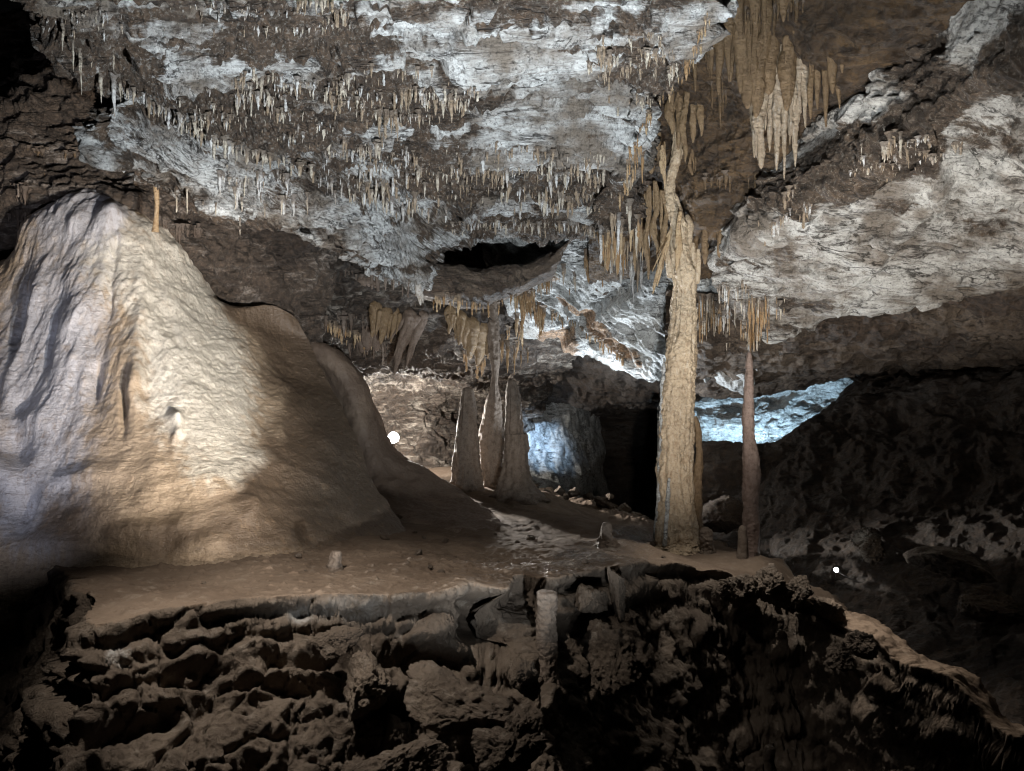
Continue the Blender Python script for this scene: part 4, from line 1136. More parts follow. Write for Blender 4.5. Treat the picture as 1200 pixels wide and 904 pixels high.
drapery('drapery', 8.65, [(788, 96, 788, 158, 9, 6), (797, 90, 795, 176, 10, 6), (806, 92, 803, 190, 10, 5), (815, 96, 812, 168, 9, 5), (824, 100, 822, 160, 9, 5)], M['stalamber'],
        'brown drapery high in the rift from which the thick twisting stalactite grows', 'drapery', 5920, CG, subs=3, bend=.9, amp=.35)
drapery('drapery', 8.6, [(738, 150, 741, 212, 9, 6), (731, 170, 733, 216, 7, 4), (748, 160, 752, 214, 7, 3), (726, 190, 727, 236, 7, 4), (716, 215, 716, 262, 8, 5)], M['stalorange'],
        'stepped orange fringe of short lobes following the slab rim down to its corner', 'drapery', 592, CG, climb=False, tint=.15, amp=.35, freq=9, subs=3, bend=1.2)
drapery('drapery', 8.9, [(730, 230, 730, 300, 8, 4), (742, 225, 744, 318, 8, 4), (752, 215, 750, 296, 9, 5), (760, 220, 760, 328, 8, 4), (768, 215, 770, 302, 8, 4), (776, 225, 777, 316, 7, 4)], M['stalamber'],
        'long ribbed orange drapery hanging in the thicket left of the column top', 'drapery', 596, CG, climb=False, tint=.3, amp=.4, freq=9, subs=3, bend=1.2)
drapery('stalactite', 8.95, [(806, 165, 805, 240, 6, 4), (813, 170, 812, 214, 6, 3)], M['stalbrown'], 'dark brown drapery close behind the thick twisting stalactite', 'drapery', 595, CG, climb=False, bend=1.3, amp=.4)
drapery('stalactite', 8.75, [(797, 250, 793, 318, 7, 5), (788, 262, 770, 336, 6, 3.5), (781, 285, 765, 345, 4, 3), (800, 268, 799, 300, 8, 5)], M['stalorange'],
        'fan of curved orange stalactites sweeping down left of the column top', 'stalactite', 597, CG, climb=False, tint=.25, subs=2, amp=.3)
drapery('stalactite', 8.9, [(706, 236, 706, 306, 10, 6), (714, 236, 712, 318, 11, 6), (722, 244, 724, 322, 9, 5), (716, 240, 718, 300, 12, 8)], M['stalorange'],
        'lumpy pale brown stalactite bundle hanging at the right corner of the slab', 'stalactite', 599, CG, climb=False, tint=.6, amp=.3, freq=7)
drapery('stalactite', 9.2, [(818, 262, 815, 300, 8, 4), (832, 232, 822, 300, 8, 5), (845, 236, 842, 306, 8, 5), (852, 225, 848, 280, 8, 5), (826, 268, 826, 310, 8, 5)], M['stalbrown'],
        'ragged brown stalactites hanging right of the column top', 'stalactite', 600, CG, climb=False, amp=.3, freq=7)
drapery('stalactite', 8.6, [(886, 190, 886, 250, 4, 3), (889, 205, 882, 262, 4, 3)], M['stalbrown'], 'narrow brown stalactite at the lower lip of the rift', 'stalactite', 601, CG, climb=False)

# ---- draperies of the middle ceiling ------------------------------------------------
MG = 'draperies under the middle ceiling'
drapery('drapery', 11.3, [(480, 372, 462, 440, 9, 6), (486, 374, 470, 415, 8, 5), (494, 372, 476, 430, 7, 4)], M['stalmud'], 'long pinkish brown pointed drapery hanging left of the dark pillars', 'drapery', 611, MG, amp=.3, keys=['mid', 'wedge'])
drapery('drapery', 11.4, [(432, 390, 430, 412, 9, 7), (441, 392, 441, 412, 8, 6), (425, 398, 424, 414, 7, 5)], M['stalmud'], 'short rounded drapery hanging low beside the brown flowstone bank', 'drapery', 613, MG, keys=['mid', 'wedge'])
drapery('drapery', 11.2, [(452, 368, 446, 404, 8, 6), (440, 362, 436, 396, 8, 6), (462, 366, 458, 402, 7, 4)], M['stalamber'], 'knobbly tan drapery under the grey shelf of the middle ceiling', 'drapery', 615, MG, amp=.25, keys=['mid', 'wedge'])
drapery('drapery', 11.8, [(540, 372, 538, 405, 7, 5), (528, 366, 526, 392, 7, 4), (552, 384, 550, 422, 11, 8), (562, 386, 560, 430, 11, 8), (545, 380, 545, 410, 8, 6)], M['stalamber'], 'orange drapery fringe just left of the tall middle pillar', 'drapery', 617, MG, amp=.18, keys=['mid', 'wedge'])
drapery('drapery', 11.0, [(424, 330, 428, 336, 6, 4), (432, 330, 431, 337, 6, 5), (440, 333, 440, 338, 5, 4)], M['stalmud'], 'small pink flap of drapery below the slab corner', 'drapery', 619, MG, keys=['mid', 'wedge'])
drapery('stalactite', 10.6, [(490, 336, 493, 358, 4, 3.4)], M['stal'], 'pale greenish white stalactite hanging at the low corner of the slab', 'stalactite', 621, MG, tint=.7, keys=['mid', 'wedge', 'main'])


# ---- small stalactites --------------------------------------------------------------
def stal_variant(seed, straw, tips=1):
    rr = np.random.default_rng(seed)
    Vs, Qs, o = [], [], 0
    for k in range(tips):
        n = 11
        t = np.linspace(0, 1, n)
        ln = 1.0 if k == 0 else rr.uniform(.45, .85)
        if straw:
            r = .85 - .3 * t + rr.normal(0, .13, n)
        else:
            r = (1 - t) ** .9 * .85 + .13 + rr.normal(0, .12, n) * (1.1 - t)
        if tips > 1:
            r *= .62
        r = np.maximum(r, .12)
        r[-1] = .09
        t = np.concatenate([[-.15], t])
        r = np.concatenate([[r[0] * 1.7], r])
        bx = np.cumsum(rr.normal(0, .17, n + 1)) * .5
        by = np.cumsum(rr.normal(0, .17, n + 1)) * .5
        ox, oy = (0, 0) if tips == 1 else rr.uniform(-.75, .75, 2)
        bx += ox - bx[0]; by += oy - by[0]
        nseg = 8
        a = np.linspace(0, 2 * math.pi, nseg, endpoint=False)
        V = np.stack([bx[:, None] + r[:, None] * np.cos(a), by[:, None] + r[:, None] * np.sin(a), np.repeat(-t[:, None] * ln, nseg, 1)], -1).reshape(-1, 3)
        c = np.repeat(np.stack([bx, by, 0 * bx], 1), nseg, 0)
        V = c + (V - c) * np.array([1, 1, 1]) * (1 + .3 * fbm(V * np.array([1.3, 1.3, 6.0]) + seed + k, 3, seed))[:, None]
        V[:, 2] = np.repeat(-t * ln, nseg)
        Vs.append(V); Qs.append(grid_faces(n + 1, nseg, True) + o)
        o += len(V)
    V = np.concatenate(Vs)
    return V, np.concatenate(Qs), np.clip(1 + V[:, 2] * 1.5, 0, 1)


VARS = [stal_variant(700 + i, False, 1 if i < 6 else 2 + i % 3) for i in range(10)] + [stal_variant(720 + i, True) for i in range(5)]
ENTRIES = []


def add_stal(px, py, L, hw, keys, where, tone, mat='stal', straw=False, d=None):
    root = P(px, py, d) if d else find_rock(px, py, keys)
    if root is None:
        return
    dist = root[1]
    ENTRIES.append(dict(px=px, py=py, L=L, hw=hw, pos=root, l=L / F * dist, r=hw * (.8 if straw else .95) / F * dist, where=where, tone=tone, mat=mat,
                        v=random.choice(range(10, 15)) if straw else random.randrange(10)))


def field(cx, cy, rx, ry, n, lmin, lmax, keys, where, tones=('ivory', 'tan', 'grey'), mat='stal', ang=0, hwk=.17, strawp=.3, power=3.2):
    c, s = math.cos(rad(ang)), math.sin(rad(ang))
    # stalactites gather in clumps along cracks
    seeds = [(random.uniform(-1, 1), random.uniform(-1, 1)) for _ in range(max(3, n // 16))]
    k = 0
    while k < n:
        if random.random() < .78:
            a, b = random.choice(seeds)
            a += random.gauss(0, .14); b += random.gauss(0, .06)
        else:
            a, b = random.uniform(-1, 1), random.uniform(-1, 1)
        if a * a + b * b > 1:
            k += .2
            continue
        k += 1
        x = cx + a * rx * c - b * ry * s
        y = cy + a * rx * s + b * ry * c
        L = lmin + (lmax - lmin) * random.random() ** power
        hw = max(.8, min(3.4, L * hwk * random.uniform(.7, 1.3)))
        add_stal(x, y, L, hw, keys, where, random.choice(tones), mat, random.random() < strawp)


def along(pts, step, jit, lmin, lmax, keys, where, tones, mat='stal', hwk=.17, strawp=.3, power=1.5):
    for (x0, y0), (x1, y1) in zip(pts[:-1], pts[1:]):
        n = max(1, int(math.hypot(x1 - x0, y1 - y0) / step))
        for i in range(n):
            t = (i + random.random()) / n
            L = lmin + (lmax - lmin) * random.random() ** power
            add_stal(x0 + (x1 - x0) * t + random.gauss(0, jit), y0 + (y1 - y0) * t + random.gauss(0, jit), L, max(.8, min(3.6, L * hwk * random.uniform(.75, 1.3))), keys, where,
                     random.choice(tones), mat, random.random() < strawp)


IV = ('ivory', 'ivory', 'tan', 'grey')
MAIN = ['main']
# upper left rim of the slab: each one as it hangs in the photo
for x, y, L, hw in ((74, 34, 27, 2), (86, 48, 37, 1.6), (94, 62, 50, 2.6), (118, 86, 35, 2.8), (134, 94, 44, 3.8), (140, 96, 24, 2), (133, 62, 22, 1.6), (108, 66, 14, 2), (150, 104, 20, 2), (157, 106, 18, 2.2)):
    add_stal(x, y, L, hw, MAIN, 'on the upper left rim before the black void', 'grey' if hw > 3 else 'ivory')
along(STEP[1:5], 3.2, 1.8, 9, 26, MAIN, 'in the row along the stepped edge across the slab', IV, hwk=.16, power=1.2)
along(STEP[4:7], 3.6, 1.6, 8, 20, MAIN, 'in the cream fringe ending the stepped edge', ('ivory', 'ivory', 'tan'), hwk=.2, power=1.1)
along([(372, 206), (430, 228), (500, 246)], 2.6, 5, 6, 17, MAIN, 'in the white thicket right of the stepped edge', ('ivory', 'grey'), hwk=.13)
field(560, 208, 155, 42, 520, 3, 22, MAIN, 'in the crust below the big pale patch', ('tan', 'ivory', 'tan', 'grey'))
field(300, 122, 105, 34, 200, 4, 18, MAIN, 'on the brown crust above the stepped edge', IV)
field(300, 100, 30, 26, 16, 14, 30, MAIN, 'on the brown crust above the stepped edge', IV)
field(470, 108, 92, 34, 280, 4, 17, MAIN, 'in the dark band at the middle of the slab', ('tan', 'ivory', 'grey'))
field(480, 120, 60, 20, 20, 16, 32, MAIN, 'in the dark band at the middle of the slab', ('tan', 'tan', 'ivory'))
field(742, 80, 54, 48, 180, 4, 20, MAIN, 'on the brown patch near the right slab edge', ('tan', 'tan', 'ivory'))
field(240, 26, 200, 24, 170, 3, 12, MAIN, 'in the crust at the slab top', ('grey', 'grey', 'ivory'))
field(375, 10, 40, 14, 30, 8, 20, MAIN, 'in the crust at the slab top', ('ivory', 'tan'))
field(390, 150, 70, 36, 150, 4, 18, MAIN, 'between the dark band and the stepped edge', IV)
field(305, 218, 62, 26, 90, 5, 26, MAIN, 'on the smooth bed under the stepped edge', ('grey', 'ivory', 'grey'), ang=20, hwk=.11, strawp=.6)
field(700, 215, 45, 40, 70, 4, 14, MAIN, 'on the brown patch near the right slab edge', ('tan', 'ivory'))
along([(528, 264), (600, 260), (640, 262), (705, 266)], 1.6, 2.5, 4, 13, MAIN, 'in the fringe above the black hollow', ('tan', 'ivory', 'grey'))
for x, y, L, hw in ((207, 230, 19, 1.8), (219, 220, 32, 1.8), (238, 238, 10, 1), (253, 240, 14, 1.2), (281, 258, 18, 1.3), (351, 287, 13, 1.1), (360, 288, 10, 1), (420, 312, 10, 1)):
    add_stal(x, y, L, hw, MAIN, 'on the bottom lip of the slab above the flowstone', 'ivory', straw=True)
# right rim of the slab
along([(832, 12), (806, 82), (764, 128), (742, 176), (726, 240)], 4, 3, 6, 18, MAIN, 'along the pale right rim of the slab', ('tan', 'ivory', 'tan'), 'stalorange')
for x, y, L, hw in ((804, 70, 26, 4.5), (745, 178, 34, 2.6), (753, 180, 36, 2.6), (738, 170, 26, 2.4)):
    add_stal(x, y, L, hw, MAIN, 'along the pale right rim of the slab', 'tan', 'stalorange', d=None)
# cluster left of the column top
field(735, 275, 36, 38, 70, 10, 46, ['rift', 'bright', 'main'], 'in the thicket left of the column top', ('tan', 'ivory', 'grey', 'grey'), 'stal', hwk=.10, strawp=.2, power=1.5)
field(742, 280, 34, 36, 50, 10, 40, ['rift', 'bright', 'main'], 'in the thicket left of the column top', ('tan', 'ivory'), 'stalorange', hwk=.11, strawp=.2, power=1.5)
field(705, 300, 20, 26, 30, 12, 34, ['bright', 'main'], 'in the thicket left of the column top', ('tan', 'grey'), 'stalorange', hwk=.09)
# rift roof fringes
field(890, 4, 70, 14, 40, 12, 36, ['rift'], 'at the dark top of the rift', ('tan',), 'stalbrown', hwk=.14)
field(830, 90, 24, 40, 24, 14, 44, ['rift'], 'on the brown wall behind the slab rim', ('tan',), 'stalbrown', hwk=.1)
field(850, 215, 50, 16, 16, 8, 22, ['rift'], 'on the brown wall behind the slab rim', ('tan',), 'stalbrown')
# gap beside the right slab
field(1060, 185, 70, 20, 130, 3, 12, ['right', 'rift'], 'in the crust along the right slab top edge', ('tan', 'ivory', 'grey'), ang=-15, hwk=.25)
field(1040, 165, 34, 20, 18, 10, 28, ['right', 'rift'], 'in the crust along the right slab top edge', ('tan', 'ivory'), ang=-10, hwk=.14)
field(905, 255, 60, 22, 60, 5, 20, ['right', 'rift'], 'in the crust along the right slab top edge', ('tan', 'grey'), ang=-35)
# straws right of the column
field(862, 350, 60, 22, 90, 5, 24, ['right', 'rlow'], 'in the curtain above the tall thin stalagmite', ('tan', 'ivory', 'grey'), 'stal', hwk=.10, strawp=.4, power=1.5)
field(850, 385, 50, 16, 60, 5, 20, ['rlow'], 'in the curtain above the tall thin stalagmite', ('ivory', 'tan', 'grey'), 'stal', hwk=.10, strawp=.4, power=1.5)
field(862, 362, 58, 24, 90, 9, 34, ['right', 'rlow'], 'in the curtain above the tall thin stalagmite', ('tan', 'ivory', 'tan', 'grey'), 'stalorange', hwk=.06, strawp=.8, power=1.2)
for i in range(8):
    add_stal(886 + random.uniform(-8, 10), 356 + random.uniform(-2, 5), random.uniform(24, 38), random.uniform(2, 3.2), ['right', 'rlow'], 'in the curtain above the tall thin stalagmite', 'tan', 'stalorange')
# middle ceiling
MID = ['mid', 'wedge']
along([(404, 318), (440, 326), (470, 334), (492, 340)], 4, 2.5, 7, 18, ['main', 'mid'], 'under the low corner of the slab', ('tan', 'grey'), 'stalmud')
along([(505, 348), (540, 352), (572, 358), (606, 346)], 3.4, 2, 8, 24, ['wedge', 'mid'], 'fringing the brown roof block', ('tan', 'ivory'), 'stalorange', hwk=.12)
field(612, 372, 26, 34, 60, 10, 30, ['mid', 'bright'], 'in the cluster right of the middle pillar', ('tan', 'ivory', 'tan'), 'stalorange', hwk=.13, power=1.2)
for x, y, L, hw in ((590, 396, 28, 2.6), (594, 404, 34, 3), (603, 410, 30, 1.8), (611, 414, 18, 1.7), (618, 410, 16, 1.8), (587, 402, 24, 1.6)):
    add_stal(x, y, L, hw, ['mid', 'bright'], 'in the cluster right of the middle pillar', 'tan', 'stalorange', d=12.0)
field(560, 400, 20, 26, 40, 10, 30, ['mid'], 'in the fringe left of the middle pillar', ('tan',), 'stalorange', hwk=.12)
field(420, 385, 60, 22, 110, 6, 24, ['mid'], 'in the fringe over the brown flowstone bank', ('tan', 'grey', 'ivory'), 'stalmud', hwk=.14)
along([(362, 366), (400, 386), (440, 398)], 2.8, 2, 9, 20, ['mid'], 'in the fringe along the lit back wall ledge', ('tan', 'ivory'), 'stalorange', hwk=.18)
field(640, 330, 40, 20, 60, 7, 24, ['bright', 'mid'], 'over the scalloped white roof', ('tan', 'grey'), 'stalorange', hwk=.12)
along([(645, 367), (676, 380), (715, 408), (730, 418)], 3, 1.5, 5, 13, ['bright'], 'in the brown seam across the white roof', ('tan', 'ivory'), 'stalorange', hwk=.2)
# upper left pocket
field(215, 262, 28, 14, 30, 6, 20, ['upleft'], 'on the wall beside the flowstone top', ('tan',), 'stalmud')
field(10, 225, 30, 30, 40, 6, 22, ['upleft'], 'in the dark pocket left of the flowstone top', ('tan', 'grey'), 'stalmud')
field(75, 180, 45, 24, 40, 8, 26, ['upleft'], 'on the brown wall under the black void', ('tan',), 'stalbrown', hwk=.2)

# ---- place them: the largest as things, the dust of tiny ones as one growth
TINT = {'ivory': .20, 'tan': .56, 'grey': .74}
ENTRIES.sort(key=lambda e: -e['L'] * e['hw'])
KEEP = 285
MESHES = {}


def var_mesh(v, mat):
    if (v, mat) not in MESHES:
        V, Q, rt = VARS[v]
        me = bpy.data.meshes.new('stalactite')
        me.from_pydata(V.tolist(), [], Q.tolist())
        me.polygons.foreach_set('use_smooth', [True] * len(me.polygons))
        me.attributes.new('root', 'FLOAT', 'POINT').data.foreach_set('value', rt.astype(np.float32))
        me.materials.append(M[mat])
        MESHES[(v, mat)] = me
    return MESHES[(v, mat)]


ORD = ['leftmost', 'second from left', 'third from left', 'fourth from left', 'fifth from left', 'sixth from left']
groups = {}
for e in ENTRIES[:KEEP]:
    ob = bpy.data.objects.new('stalactite', var_mesh(e['v'], e['mat']))
    COL.objects.link(ob)
    ob.location = e['pos'] + np.array([0, 0, .004])
    ob.scale = (e['r'], e['r'], e['l'])
    ob.rotation_euler = (0, 0, random.uniform(0, 6.28))
    ob.color = (TINT[e['tone']], 0, 0, 1)
    ob['category'] = 'stalactite'
    e['ob'] = ob
    shape = 'long' if e['L'] > 24 else 'thin' if e['hw'] / e['L'] < .11 else 'stubby' if e['hw'] / e['L'] > .19 else 'small'
    groups.setdefault((e['where'], shape, e['tone']), []).append(e)
for (where, shape, tone), es in groups.items():
    es.sort(key=lambda e: e['px'])
    col = {'ivory': 'ivory', 'tan': 'tan', 'grey': 'grey-white'}[tone]
    g = 'stalactites ' + where
    where = where.replace('the right end of ', '')
    big = max(es, key=lambda e: e['L'])
    for i, e in enumerate(es):
        if len(es) == 1:
            lab = f'{shape} {col} stalactite {where}'
        elif len(es) <= 6:
            lab = f'{ORD[i] if i < len(es) - 1 else "rightmost"} {shape} {col} stalactite {where}'
        elif e is big:
            lab = f'longest {shape} {col} stalactite {where}'
        elif i in (0, len(es) - 1):
            lab = f'{"rightmost" if i else "leftmost"} {shape} {col} stalactite {where}'
        else:
            lab = f'{shape} {col} stalactite {where}'
        e['ob']['label'] = lab
        e['ob']['group'] = g
# the rest
bymat = {'stal': 0, 'stalorange': 1, 'stalbrown': 2, 'stalmud': 3}
Vs, Qs, Ts, MI, RT, o = [], [], [], [], [], 0
for e in ENTRIES[KEEP:]:
    V, Q, rt = VARS[e['v']]
    RT.append(rt)
    a = random.uniform(0, 6.28)
    c, s = math.cos(a), math.sin(a)
    W = np.stack([(V[:, 0] * c - V[:, 1] * s) * e['r'], (V[:, 0] * s + V[:, 1] * c) * e['r'], V[:, 2] * e['l']], 1) + e['pos']
    Vs.append(W); Qs.append(Q + o); o += len(W)
    Ts.append(np.full(len(W), TINT[e['tone']] + random.uniform(-.08, .08)))
    MI.append(np.full(len(Q), bymat[e['mat']]))
if Vs:
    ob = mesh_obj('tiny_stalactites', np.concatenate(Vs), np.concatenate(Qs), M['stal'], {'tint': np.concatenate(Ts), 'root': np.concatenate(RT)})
    for k in ('stalorange', 'stalbrown', 'stalmud'):
        ob.data.materials.append(M[k])
    ob.data.polygons.foreach_set('material_index', np.concatenate(MI).astype(np.int32))
    tag(ob, 'dense growth of tiny stalactites covering the cave roof', 'stalactites', kind='stuff')


# ================================================================== BOULDERS, SHELF, LAMPS
def rock(name, px, py, d, rx, ry, rz, mat, label, cat, seed, rot=0, cuts=11, group=None, detail=5, rough=.09, tilt=0, extra=None):
    """an angular boulder: a ball cut by random planes, then weathered; rx, ry in photo px at its distance, rz depth in metres"""
    bm = bmesh.new()
    bmesh.ops.create_icosphere(bm, subdivisions=detail, radius=1)
    V = np.array([v.co for v in bm.verts])
    T = np.array([[v.index for v in f.verts] for f in bm.faces])
    bm.free()
    rr = np.random.default_rng(seed)
    for _ in range(cuts):
        n = rr.normal(size=3)
        n /= np.linalg.norm(n)
        k = rr.uniform(.38, .78)
        ex = np.maximum(V @ n - k, 0)
        V = V - n * (ex * .93)[:, None]
    s = d / F
    V = V * np.array([rx * s, rz, ry * s])
    c, sn = math.cos(rad(rot)), math.sin(rad(rot))
    V = np.stack([V[:, 0] * c + V[:, 2] * sn, V[:, 1], -V[:, 0] * sn + V[:, 2] * c], 1)
    if tilt:
        c, sn = math.cos(rad(tilt)), math.sin(rad(tilt))
        V = np.stack([V[:, 0], V[:, 1] * c - V[:, 2] * sn, V[:, 1] * sn + V[:, 2] * c], 1)
    R = min(rx * s, ry * s, rz)
    D = V / (np.linalg.norm(V, axis=1, keepdims=True) + 1e-6)
    q = V / R + seed
    d1, d2, hid = voro(q * 3.2 + fbm(q * 2, 2, seed)[:, None] * .6, seed)
    V = V + D * (R * (rough * 1.6 * fbm(q * .9, 4, seed) + rough * 1.3 * fbm(q * 3, 4, seed + 3) + rough * .8 * fbm(q * 9, 3, seed + 5) + rough * 1.1 * (hid - .5) * sstep(0, .2, d2 - d1)))[:, None]
    ob = mesh_obj(name, V, np.zeros((0, 4), np.int32), mat, {'crust': np.clip(.5 + fbm(V * 3, 3, seed), 0, 1)}, T=T)
    ob.location = P(px, py, d)
    return tag(ob, label, cat, group)


BG = 'boulders in the pit below the ledge'
for i, (px, py, d, rx, ry, rz, rot, lab) in enumerate([
        (432, 806, 4.62, 48, 40, .22, -20, 'angular brown boulder in the pit below the ledge, left of the big slab'),
        (545, 828, 4.55, 82, 44, .26, 18, 'biggest flat brown boulder lying in the pit below the ledge'),
        (590, 878, 4.25, 58, 34, .2, -28, 'pale-edged tilted boulder at the bottom of the picture right of the biggest one'),
        (470, 892, 4.2, 70, 26, .2, -20, 'low brown boulder cut by the bottom of the picture'),
        (395, 752, 4.85, 34, 22, .14, -5, 'knobbly boulder stuck in the middle of the ledge face'),
        (612, 798, 4.9, 22, 28, .14, -38, 'leaning clod at the foot of the grey stub'),
        (716, 770, 5.6, 52, 40, .3, 20, 'broad lumpy mud block right of the grey stub'),
        (690, 705, 5.95, 26, 22, .15, 0, 'pale crumbly clod under the wet lip of the terrace'),
        (724, 690, 6.1, 14, 40, .12, -6, 'narrow crumbly pillar of clods under the wet lip'),
        (608, 858, 4.3, 26, 40, .16, 14, 'grey block at the bottom left of the grey stub'),
]):
    rock('boulder', px, py, d, rx, ry, rz, M['clod'], lab, 'boulder', 800 + i * 7, rot, group=BG, detail=6, rough=.16)
RG2 = 'clods of the mound right of the column'
for i, (px, py, d, rx, ry, rz, rot, lab) in enumerate([
        (872, 690, 7.15, 24, 24, .2, 0, 'pale crumbly clod below the tall thin stalagmite'),
        (905, 694, 7.05, 26, 28, .2, -20, 'smooth grey-brown block on the front of the mound'),
        (938, 690, 7.25, 22, 20, .2, 25, 'brown clod where the mound meets the ridge'),
        (848, 700, 7.0, 14, 20, .15, 10, 'ragged clod on the shadowed side of the mound'),
        (972, 712, 7.15, 20, 13, .15, 25, 'small clod on the upper end of the ridge'),
        (984, 772, 6.3, 16, 26, .15, 10, 'pale hanging clod under the ridge above the black pit'),
        (1010, 752, 6.6, 24, 16, .15, 30, 'lump of mud under the top of the ridge'),
]):
    rock('boulder', px, py, d, rx, ry, rz, M['clod'], lab, 'boulder', 900 + i * 7, rot, group=RG2, detail=6, rough=.2)
rock('boulder', 1122, 664, 8.6, 56, 20, .5, M['pinkrock'], 'long flat brown boulder with a pale far edge on the dark right wall', 'boulder', 951, 8, detail=6, rough=.1)
rock('boulder', 1018, 632, 9.6, 26, 22, .35, M['rceil'], 'pale rock knob jutting from the dark right wall above the little lamp', 'boulder', 957, -30, detail=6, rough=.25)
rock('boulder', 1160, 705, 8.0, 40, 24, .4, M['brownrock'], 'dark block with a pale rim below the long flat boulder', 'boulder', 963, 0, detail=6, rough=.15)
rock('boulder', 850, 606, 10.6, 26, 34, .4, M['brownrock'], 'dark brown block behind the tall thin stalagmite', 'boulder', 969, 35, detail=6, rough=.1)
rock('boulder', 848, 590, 14.5, 20, 26, .5, M['bright'], 'blue-lit pale rock far back between the column and the tall thin stalagmite', 'boulder', 975, -10, detail=6, rough=.25)
TG = 'rubble along the back edge of the terrace'
random.seed(91)
for i, (px, py, r) in enumerate([(655, 575, 9), (672, 578, 11), (690, 583, 9), (704, 588, 12), (718, 594, 9), (730, 598, 11), (742, 606, 12), (752, 614, 9), (640, 578, 7), (735, 612, 8), (715, 582, 7), (664, 584, 5)]):
    rock('boulder', px, py, 12.4 - i * .0 - (px - 640) * .006, r, r * .7, r / F * 12, M['clod'], 'brown stone in the rubble along the back edge of the terrace', 'boulder', 1000 + i, random.uniform(-30, 30), group=TG, detail=4, rough=.2)

random.seed(5)
SG = 'loose stones scattered on the terrace'
n = 0
while n < 26:
    x, y = random.uniform(-2.3, 1.7), random.uniform(5.3, 9.6)
    X1 = np.array([x]); Y1 = np.array([y])
    if sdf_poly(X1, Y1, poly)[0] > -.18:
        continue
    z = gz_at(x, y)
    r = random.choice((3, 4, 5, 6, 8)) * random.uniform(.8, 1.2)
    rock('stone', 600 + F * x / y, 452 - F * (z + r * .3 / F * y - CZ) / y, y, r, r * .6, r / F * y * .9, M['clod'],
         'small brown stone lying loose on the muddy terrace', 'stone', 1200 + n, random.uniform(-30, 30), group=SG, detail=3, rough=.2)
    n += 1


# ---- lamps ---------------------------------------------------------------------------
M['glow'] = mat_emit('lamp glow', (.93, .97, 1.0), 60)
M['black'] = mat_plain('black lamp housing', (.03, .03, .03), .45)
M['steel'] = mat_plain('lamp bracket steel', (.25, .25, .25), .4, .8)


def cyl(name, c, axis, r0, r1, h, mat, parent, n=32):
    axis = Vector(axis).normalized()
    q = axis.to_track_quat('Z', 'Y').to_matrix()
    prof = [(0, 0), (r0, 0), (r0, .02 * h), (r1, .98 * h), (r1, h), (0, h)]
    a = np.linspace(0, 2 * math.pi, n, endpoint=False)
    V = np.array([[r * math.cos(t), r * math.sin(t), z] for r, z in prof for t in a])
    V = V @ np.array(q).T
    ob = mesh_obj(name, V, grid_faces(len(prof), n, True), mat, smooth=False)
    ob.parent = parent
    ob.location = c
    return ob


def cave_lamp(px, py, d, r, label):
    loc = Vector(P(px, py, d))
    t = thing('cave_lamp', loc, label, 'lamp')
    f = (EYE - loc).normalized()
    cyl('housing', -f * r * 1.4, f, r * .8, r * 1.08, r * 1.35, M['black'], t)
    cyl('lens', f * r * .0, f, r, r * .97, r * .12, M['glow'], t)
    cyl('bracket', Vector((0, .02, -r * 1.1 - r * 2.2)) - f * r * .8, (0, 0, 1), r * .16, r * .16, r * 2.4, M['steel'], t, 12)
    return t, f


cave_lamp(461, 513, LAMP_D, 6.4 / F * LAMP_D, 'bright round white lamp shining over the brown flowstone bank')
t2, f2 = cave_lamp(980, 668, 9.35, 2.6 / F * 9.3, 'tiny white lamp on the dark right wall beyond the ridge')
pts = [np.array(P(981, 670, 9.36)), np.array(P(990, 675, 9.3)), np.array(P(1002, 681, 9.3)), np.array(P(1012, 683, 9.35))]
V, Q, T = lathe_tube(pts, [.012] * 4, 10, 40, 3, 0, 1)
o = np.array(P(980, 668, 9.35))
cb = mesh_obj('cable', V - o, Q, M['steel'], T=T)
cb.parent = t2

# ================================================================== CAMERA AND LIGHT
cam = bpy.data.cameras.new('camera')
cam.sensor_width = 36
cam.lens = 36 * F / 1200
cam.clip_start = .05
cam.clip_end = 200
co = bpy.data.objects.new('camera', cam)
COL.objects.link(co)
co.location = (0, 0, CZ)
co.rotation_euler = (rad(90), 0, 0)
S.camera = co

w = bpy.data.worlds.new('World')
S.world = w
w.use_nodes = True
w.node_tree.nodes['Background'].inputs[0].default_value = (.02, .022, .026, 1)
w.node_tree.nodes['Background'].inputs[1].default_value = .05

COLD = (.80, .90, 1.0)
WARM = (1.0, .90, .79)
NEUT = (1.0, .95, .88)
BLUE = (.25, .55, 1.0)


def spot(name, loc, target, watts, col, ang, blend=.5, r=.04):
    l = bpy.data.lights.new(name, 'SPOT')
    l.energy = watts
    l.color = col
    l.spot_size = rad(ang)
    l.spot_blend = blend
    l.shadow_soft_size = r
    o = bpy.data.objects.new(name, l)
    COL.objects.link(o)
    o.location = loc
    d = Vector(target) - Vector(loc)
    o.rotation_euler = d.to_track_quat('-Z', 'Y').to_euler()
    return o


def point(name, loc, watts, col, r=.04):
    l = bpy.data.lights.new(name, 'POINT')
    l.energy = watts
    l.color = col
    l.shadow_soft_size = r
    o = bpy.data.objects.new(name, l)
    COL.objects.link(o)
    o.location = loc
    return o


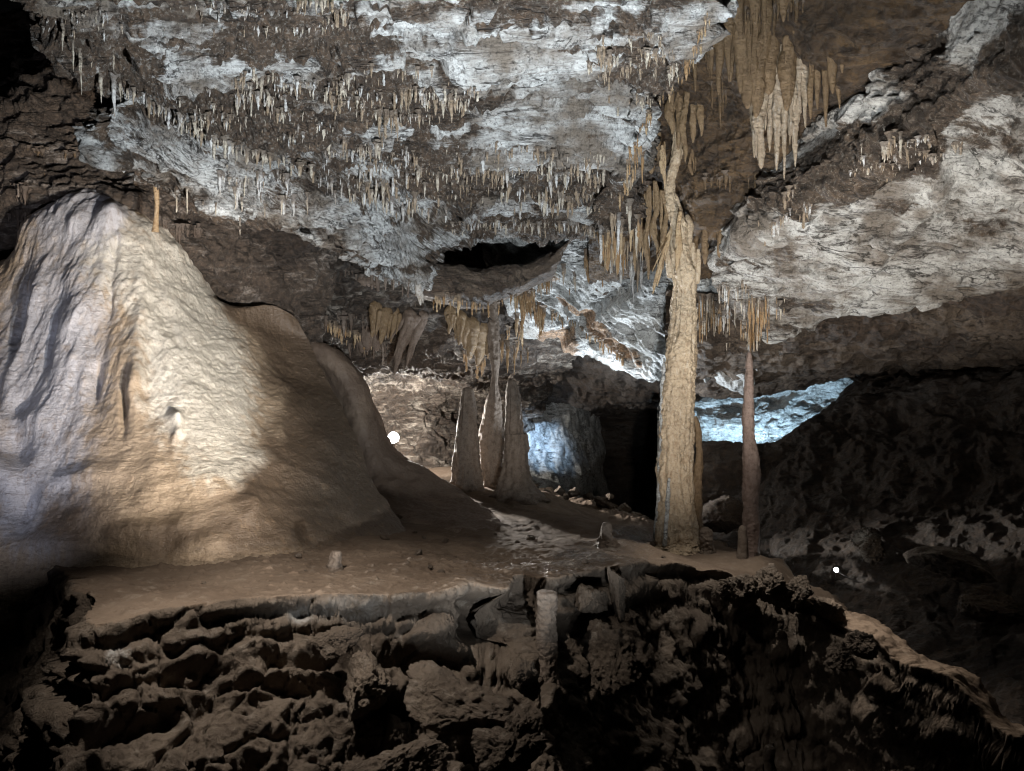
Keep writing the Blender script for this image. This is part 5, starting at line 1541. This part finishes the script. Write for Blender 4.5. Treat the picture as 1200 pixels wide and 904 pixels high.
SLAB = (.85, .93, 1.0)
spot('unseen_spot', (.6, 2.4, .2), P(560, 150, 6.5), 2050, SLAB, 104, .9)               # foot of the path, onto the big slab
spot('unseen_spot', (.2, 3.4, .30), P(178, 375, 8.2), 1900, WARM, 45, 1)
spot('unseen_spot', (-.6, 3.6, .5), P(110, 215, 9.4), 700, WARM, 24, 1)                # extra spot without a fixture, added to brighten the pale rock at its top                # onto the cascade, from the right
spot('unseen_spot', (-3.4, 3.0, .7), P(50, 410, 7.7), 330, (.76, .81, 1.0), 58, 1)         # onto the cascade, from the left
spot('unseen_spot', (2.3, 4.4, -.5), P(1050, 280, 8.3), 1300, (1.0, .97, .92), 64, .8)               # in the pit, onto the right slab
spot('unseen_spot', (.9, 3.0, 1.1), P(795, 490, 9.0), 720, WARM, 26, 1)                 # path, onto the column
spot('unseen_spot', (1.0, 12.5, -.1), P(715, 365, 12.2), 700, COLD, 130, .6)             # behind the rubble, onto the scalloped roof
spot('unseen_spot', (-.3, 3.2, .3), P(495, 390, 11.8), 560, NEUT, 22, 1)                # added fill from low in front, only to lift the middle ceiling
spot('unseen_spot', (.3, 3.2, .6), P(588, 520, 11.8), 560, WARM, 11, 1)                  # path, onto the pillars
spot('unseen_spot', (-1.8, 3.9, 2.8), P(370, 735, 5.1), 400, (1.0, .93, .85), 82, 1)      # roof lamp over the ledge
spot('unseen_spot', (3.0, 7.4, 1.0), P(1070, 772, 6.8), 110, WARM, 56, 1)                # unseen spot added over the ridge to light its top
spot('unseen_spot', (2.0, 7.3, 2.2), P(866, 676, 7.4), 170, NEUT, 74, 1)                # added light above the mound, no lamp hangs there
spot('lamp_light', P(463, 513, LAMP_D - .45), P(640, 595, 10.3), 2000, (1.0, .95, .88), 62, .3, .08)
point('lamp_light', P(461, 509, LAMP_D + .1), 900, NEUT, .08)
point('lamp_light', P(982, 658, 9.0), 3, NEUT, .03)
spot('blue_lamp', P(612, 470, 15.6), P(624, 518, 17.2), 420, (.45, .68, 1.0), 46, 1)
spot('blue_lamp', P(905, 560, 15.0), P(890, 475, 17.3), 600, (.5, .76, 1.0), 90, .6)
S.cycles.use_denoising=True
S.view_settings.view_transform='Standard'
S.view_settings.look='None'
S.view_settings.exposure=.35
S.view_settings.gamma=1
S.cycles.max_bounces=5
S.cycles.diffuse_bounces=1
S.cycles.pixel_filter_type='BLACKMAN_HARRIS'
S.cycles.filter_width=1.1
